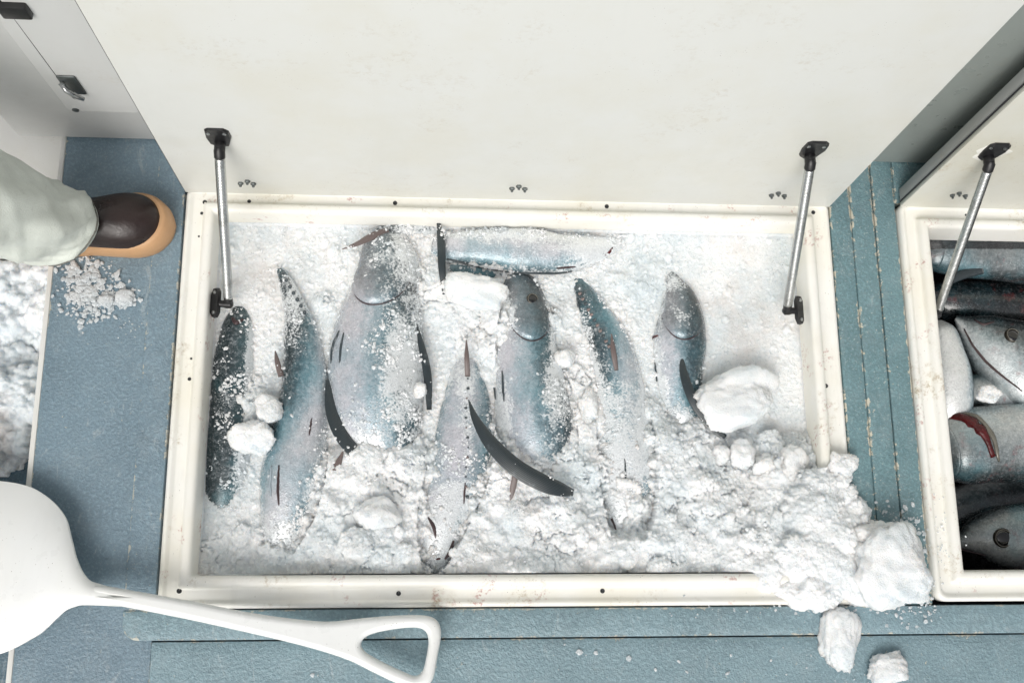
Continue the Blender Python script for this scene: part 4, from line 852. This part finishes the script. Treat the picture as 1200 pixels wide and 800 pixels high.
trouser([(ank, .070, .068, (-.30, .05, 1)), (ank.lerp(kn, .12), .071, .070, (-.4, .05, 1)), (ank.lerp(kn, .4), .078, .076, (-.7, .05, 1)), (ank.lerp(kn, .75), .086, .084, (-.7, .03, 1)), (kn, .092, .092, (-.4, -.05, 1)), (kn.lerp(hip, .5), .105, .105, (-.35, -.2, 1)), (hip, .13, .13, (-.2, -.1, 1))], 'trousers')
hip2 = hip+Vector((0, -.19, 0)); kn2 = Vector((hip2.x-.05, hip2.y-.02, .40)); an2 = Vector((hip2.x-.24, hip2.y-.02, .0))
t2 = trouser([(an2, .072, .070, (.3, 0, 1)), (an2.lerp(kn2, .15), .073, .071, (.3, 0, 1)), (an2.lerp(kn2, .5), .082, .08, (.3, 0, 1)), (kn2, .092, .092, (.1, 0, 1)), (kn2.lerp(hip2, .5), .108, .108, (0, 0, 1)), (hip2, .13, .13, (0, 0, 1))], 'trousers')
boot((an2.x-.07, an2.y), (an2.x+.20, an2.y), .115, -.085, PE)
def skin_body():
    c = hip.lerp(hip2, .5); V = []; E_ = []; R_ = []
    def add(p, r, par=None):
        V.append(c+Vector(p)); R_.append(r)
        if par is not None: E_.append((par, len(V)-1))
        return len(V)-1
    pel = add((0, 0, .02), .15); wa = add((0, 0, .18), .135, pel); ch = add((.01, 0, .40), .155, wa); ne = add((.02, 0, .53), .062, ch); hb = add((.05, 0, .62), .075, ne); hd = add((.06, 0, .70), .088, hb); add((.05, 0, .77), .07, hd)
    for s_ in (-1, 1):
        th = add((0, s_*.095, -.06), .125, pel); add((0, s_*.097, -.16), .112, th)
        sh = add((0, s_*.19, .45), .07, ch); el = add((-.03, s_*.25, .17), .046, sh); wr_ = add((.10, s_*.25, -.05), .028, el); pa = add((.13, s_*.25, -.11), .034, wr_)
        for k in range(4):
            b0 = add((.128+.016*k, s_*(.252+.004*k), -.15), .0095, pa); b1 = add((.140+.017*k, s_*.248, -.18), .009, b0); add((.142+.016*k, s_*.236, -.20+.006*abs(k-1.5)), .0075, b1)
        t0 = add((.165, s_*.235, -.11), .0105, pa); add((.185, s_*.225, -.14), .009, t0)
    me = bpy.data.meshes.new('body'); me.from_pydata([tuple(v) for v in V], E_, []); o = link('body', me, M_JUMPER, PE); me.materials.append(M_SKIN)
    sk = o.modifiers.new('skin', 'SKIN'); sk.use_smooth_shade = True
    for v, q in zip(me.skin_vertices[0].data, R_): v.radius = (q, q*(1.0 if q < .12 else 1.0))
    me.skin_vertices[0].data[0].use_root = True
    sb = o.modifiers.new('sub', 'SUBSURF'); sb.levels = sb.render_levels = 2
    dg = bpy.context.evaluated_depsgraph_get(); m2 = bpy.data.meshes.new_from_object(o.evaluated_get(dg)); o.modifiers.clear(); o.data = m2
    m2.materials.clear(); m2.materials.append(M_JUMPER); m2.materials.append(M_SKIN)
    for p in m2.polygons: z = p.center.z-c.z; p.material_index = 1 if (z > .53 or (z < -.04 and abs(p.center.y-c.y) > .2)) else 0
    head = c+Vector((.06, 0, .70))
    # face: nose, brows, mouth, ears and eyes; short dark hair
    tube('nose', [head+Vector((.082, 0, .02)), head+Vector((.10, 0, -.005)), head+Vector((.108, 0, -.022)), head+Vector((.088, 0, -.03))], [.008, .011, .014, .008], M_SKIN, o, 10)
    tube('mouth', [head+Vector((.075, y, -.055+.002*abs(y)*50)) for y in (-.024, -.012, 0, .012, .024)], [.003, .005, .006, .005, .003], M_RED, o, 8)
    for s_ in (-1, 1):
        p = head+Vector((.076, s_*.032, .012)); lathe('eye', [(.011, -.006), (.011, .0), (.008, .005), (.0004, .007)], p, p+Vector((1, s_*.2, 0)), M_EYEW, o, 14, 60)
        p = p+Vector((.0062, s_*.001, 0)); lathe('pupil', [(.005, -.001), (.0045, .001), (.0003, .0015)], p, p+Vector((1, s_*.2, 0)), M_PUPIL, o, 12, 60)
        p = head+Vector((-.005, s_*.086, 0)); tube('ear', [p+Vector((.01, 0, -.03)), p+Vector((-.012, s_*.012, -.012)), p+Vector((-.014, s_*.016, .018)), p+Vector((.008, s_*.004, .028))], [.006, .008, .009, .006], M_SKIN, o, 8)
    bm = bmesh.new(); bmesh.ops.create_uvsphere(bm, u_segments=32, v_segments=20, radius=1)
    bmesh.ops.delete(bm, geom=[v for v in bm.verts if v.co.z < .15-.75*max(0, -v.co.x)], context='VERTS')
    for v in bm.verts:
        q = 1+.03*math.sin(9*v.co.x+7*v.co.y)+.02*math.sin(31*v.co.y+3*v.co.z); v.co = head+Vector((-.012+v.co.x*.098*q, v.co.y*.098*q, .022+v.co.z*.105*q))
    h = link('hair', bm_mesh('hair', bm, True), M_BLACK, o)
skin_body()
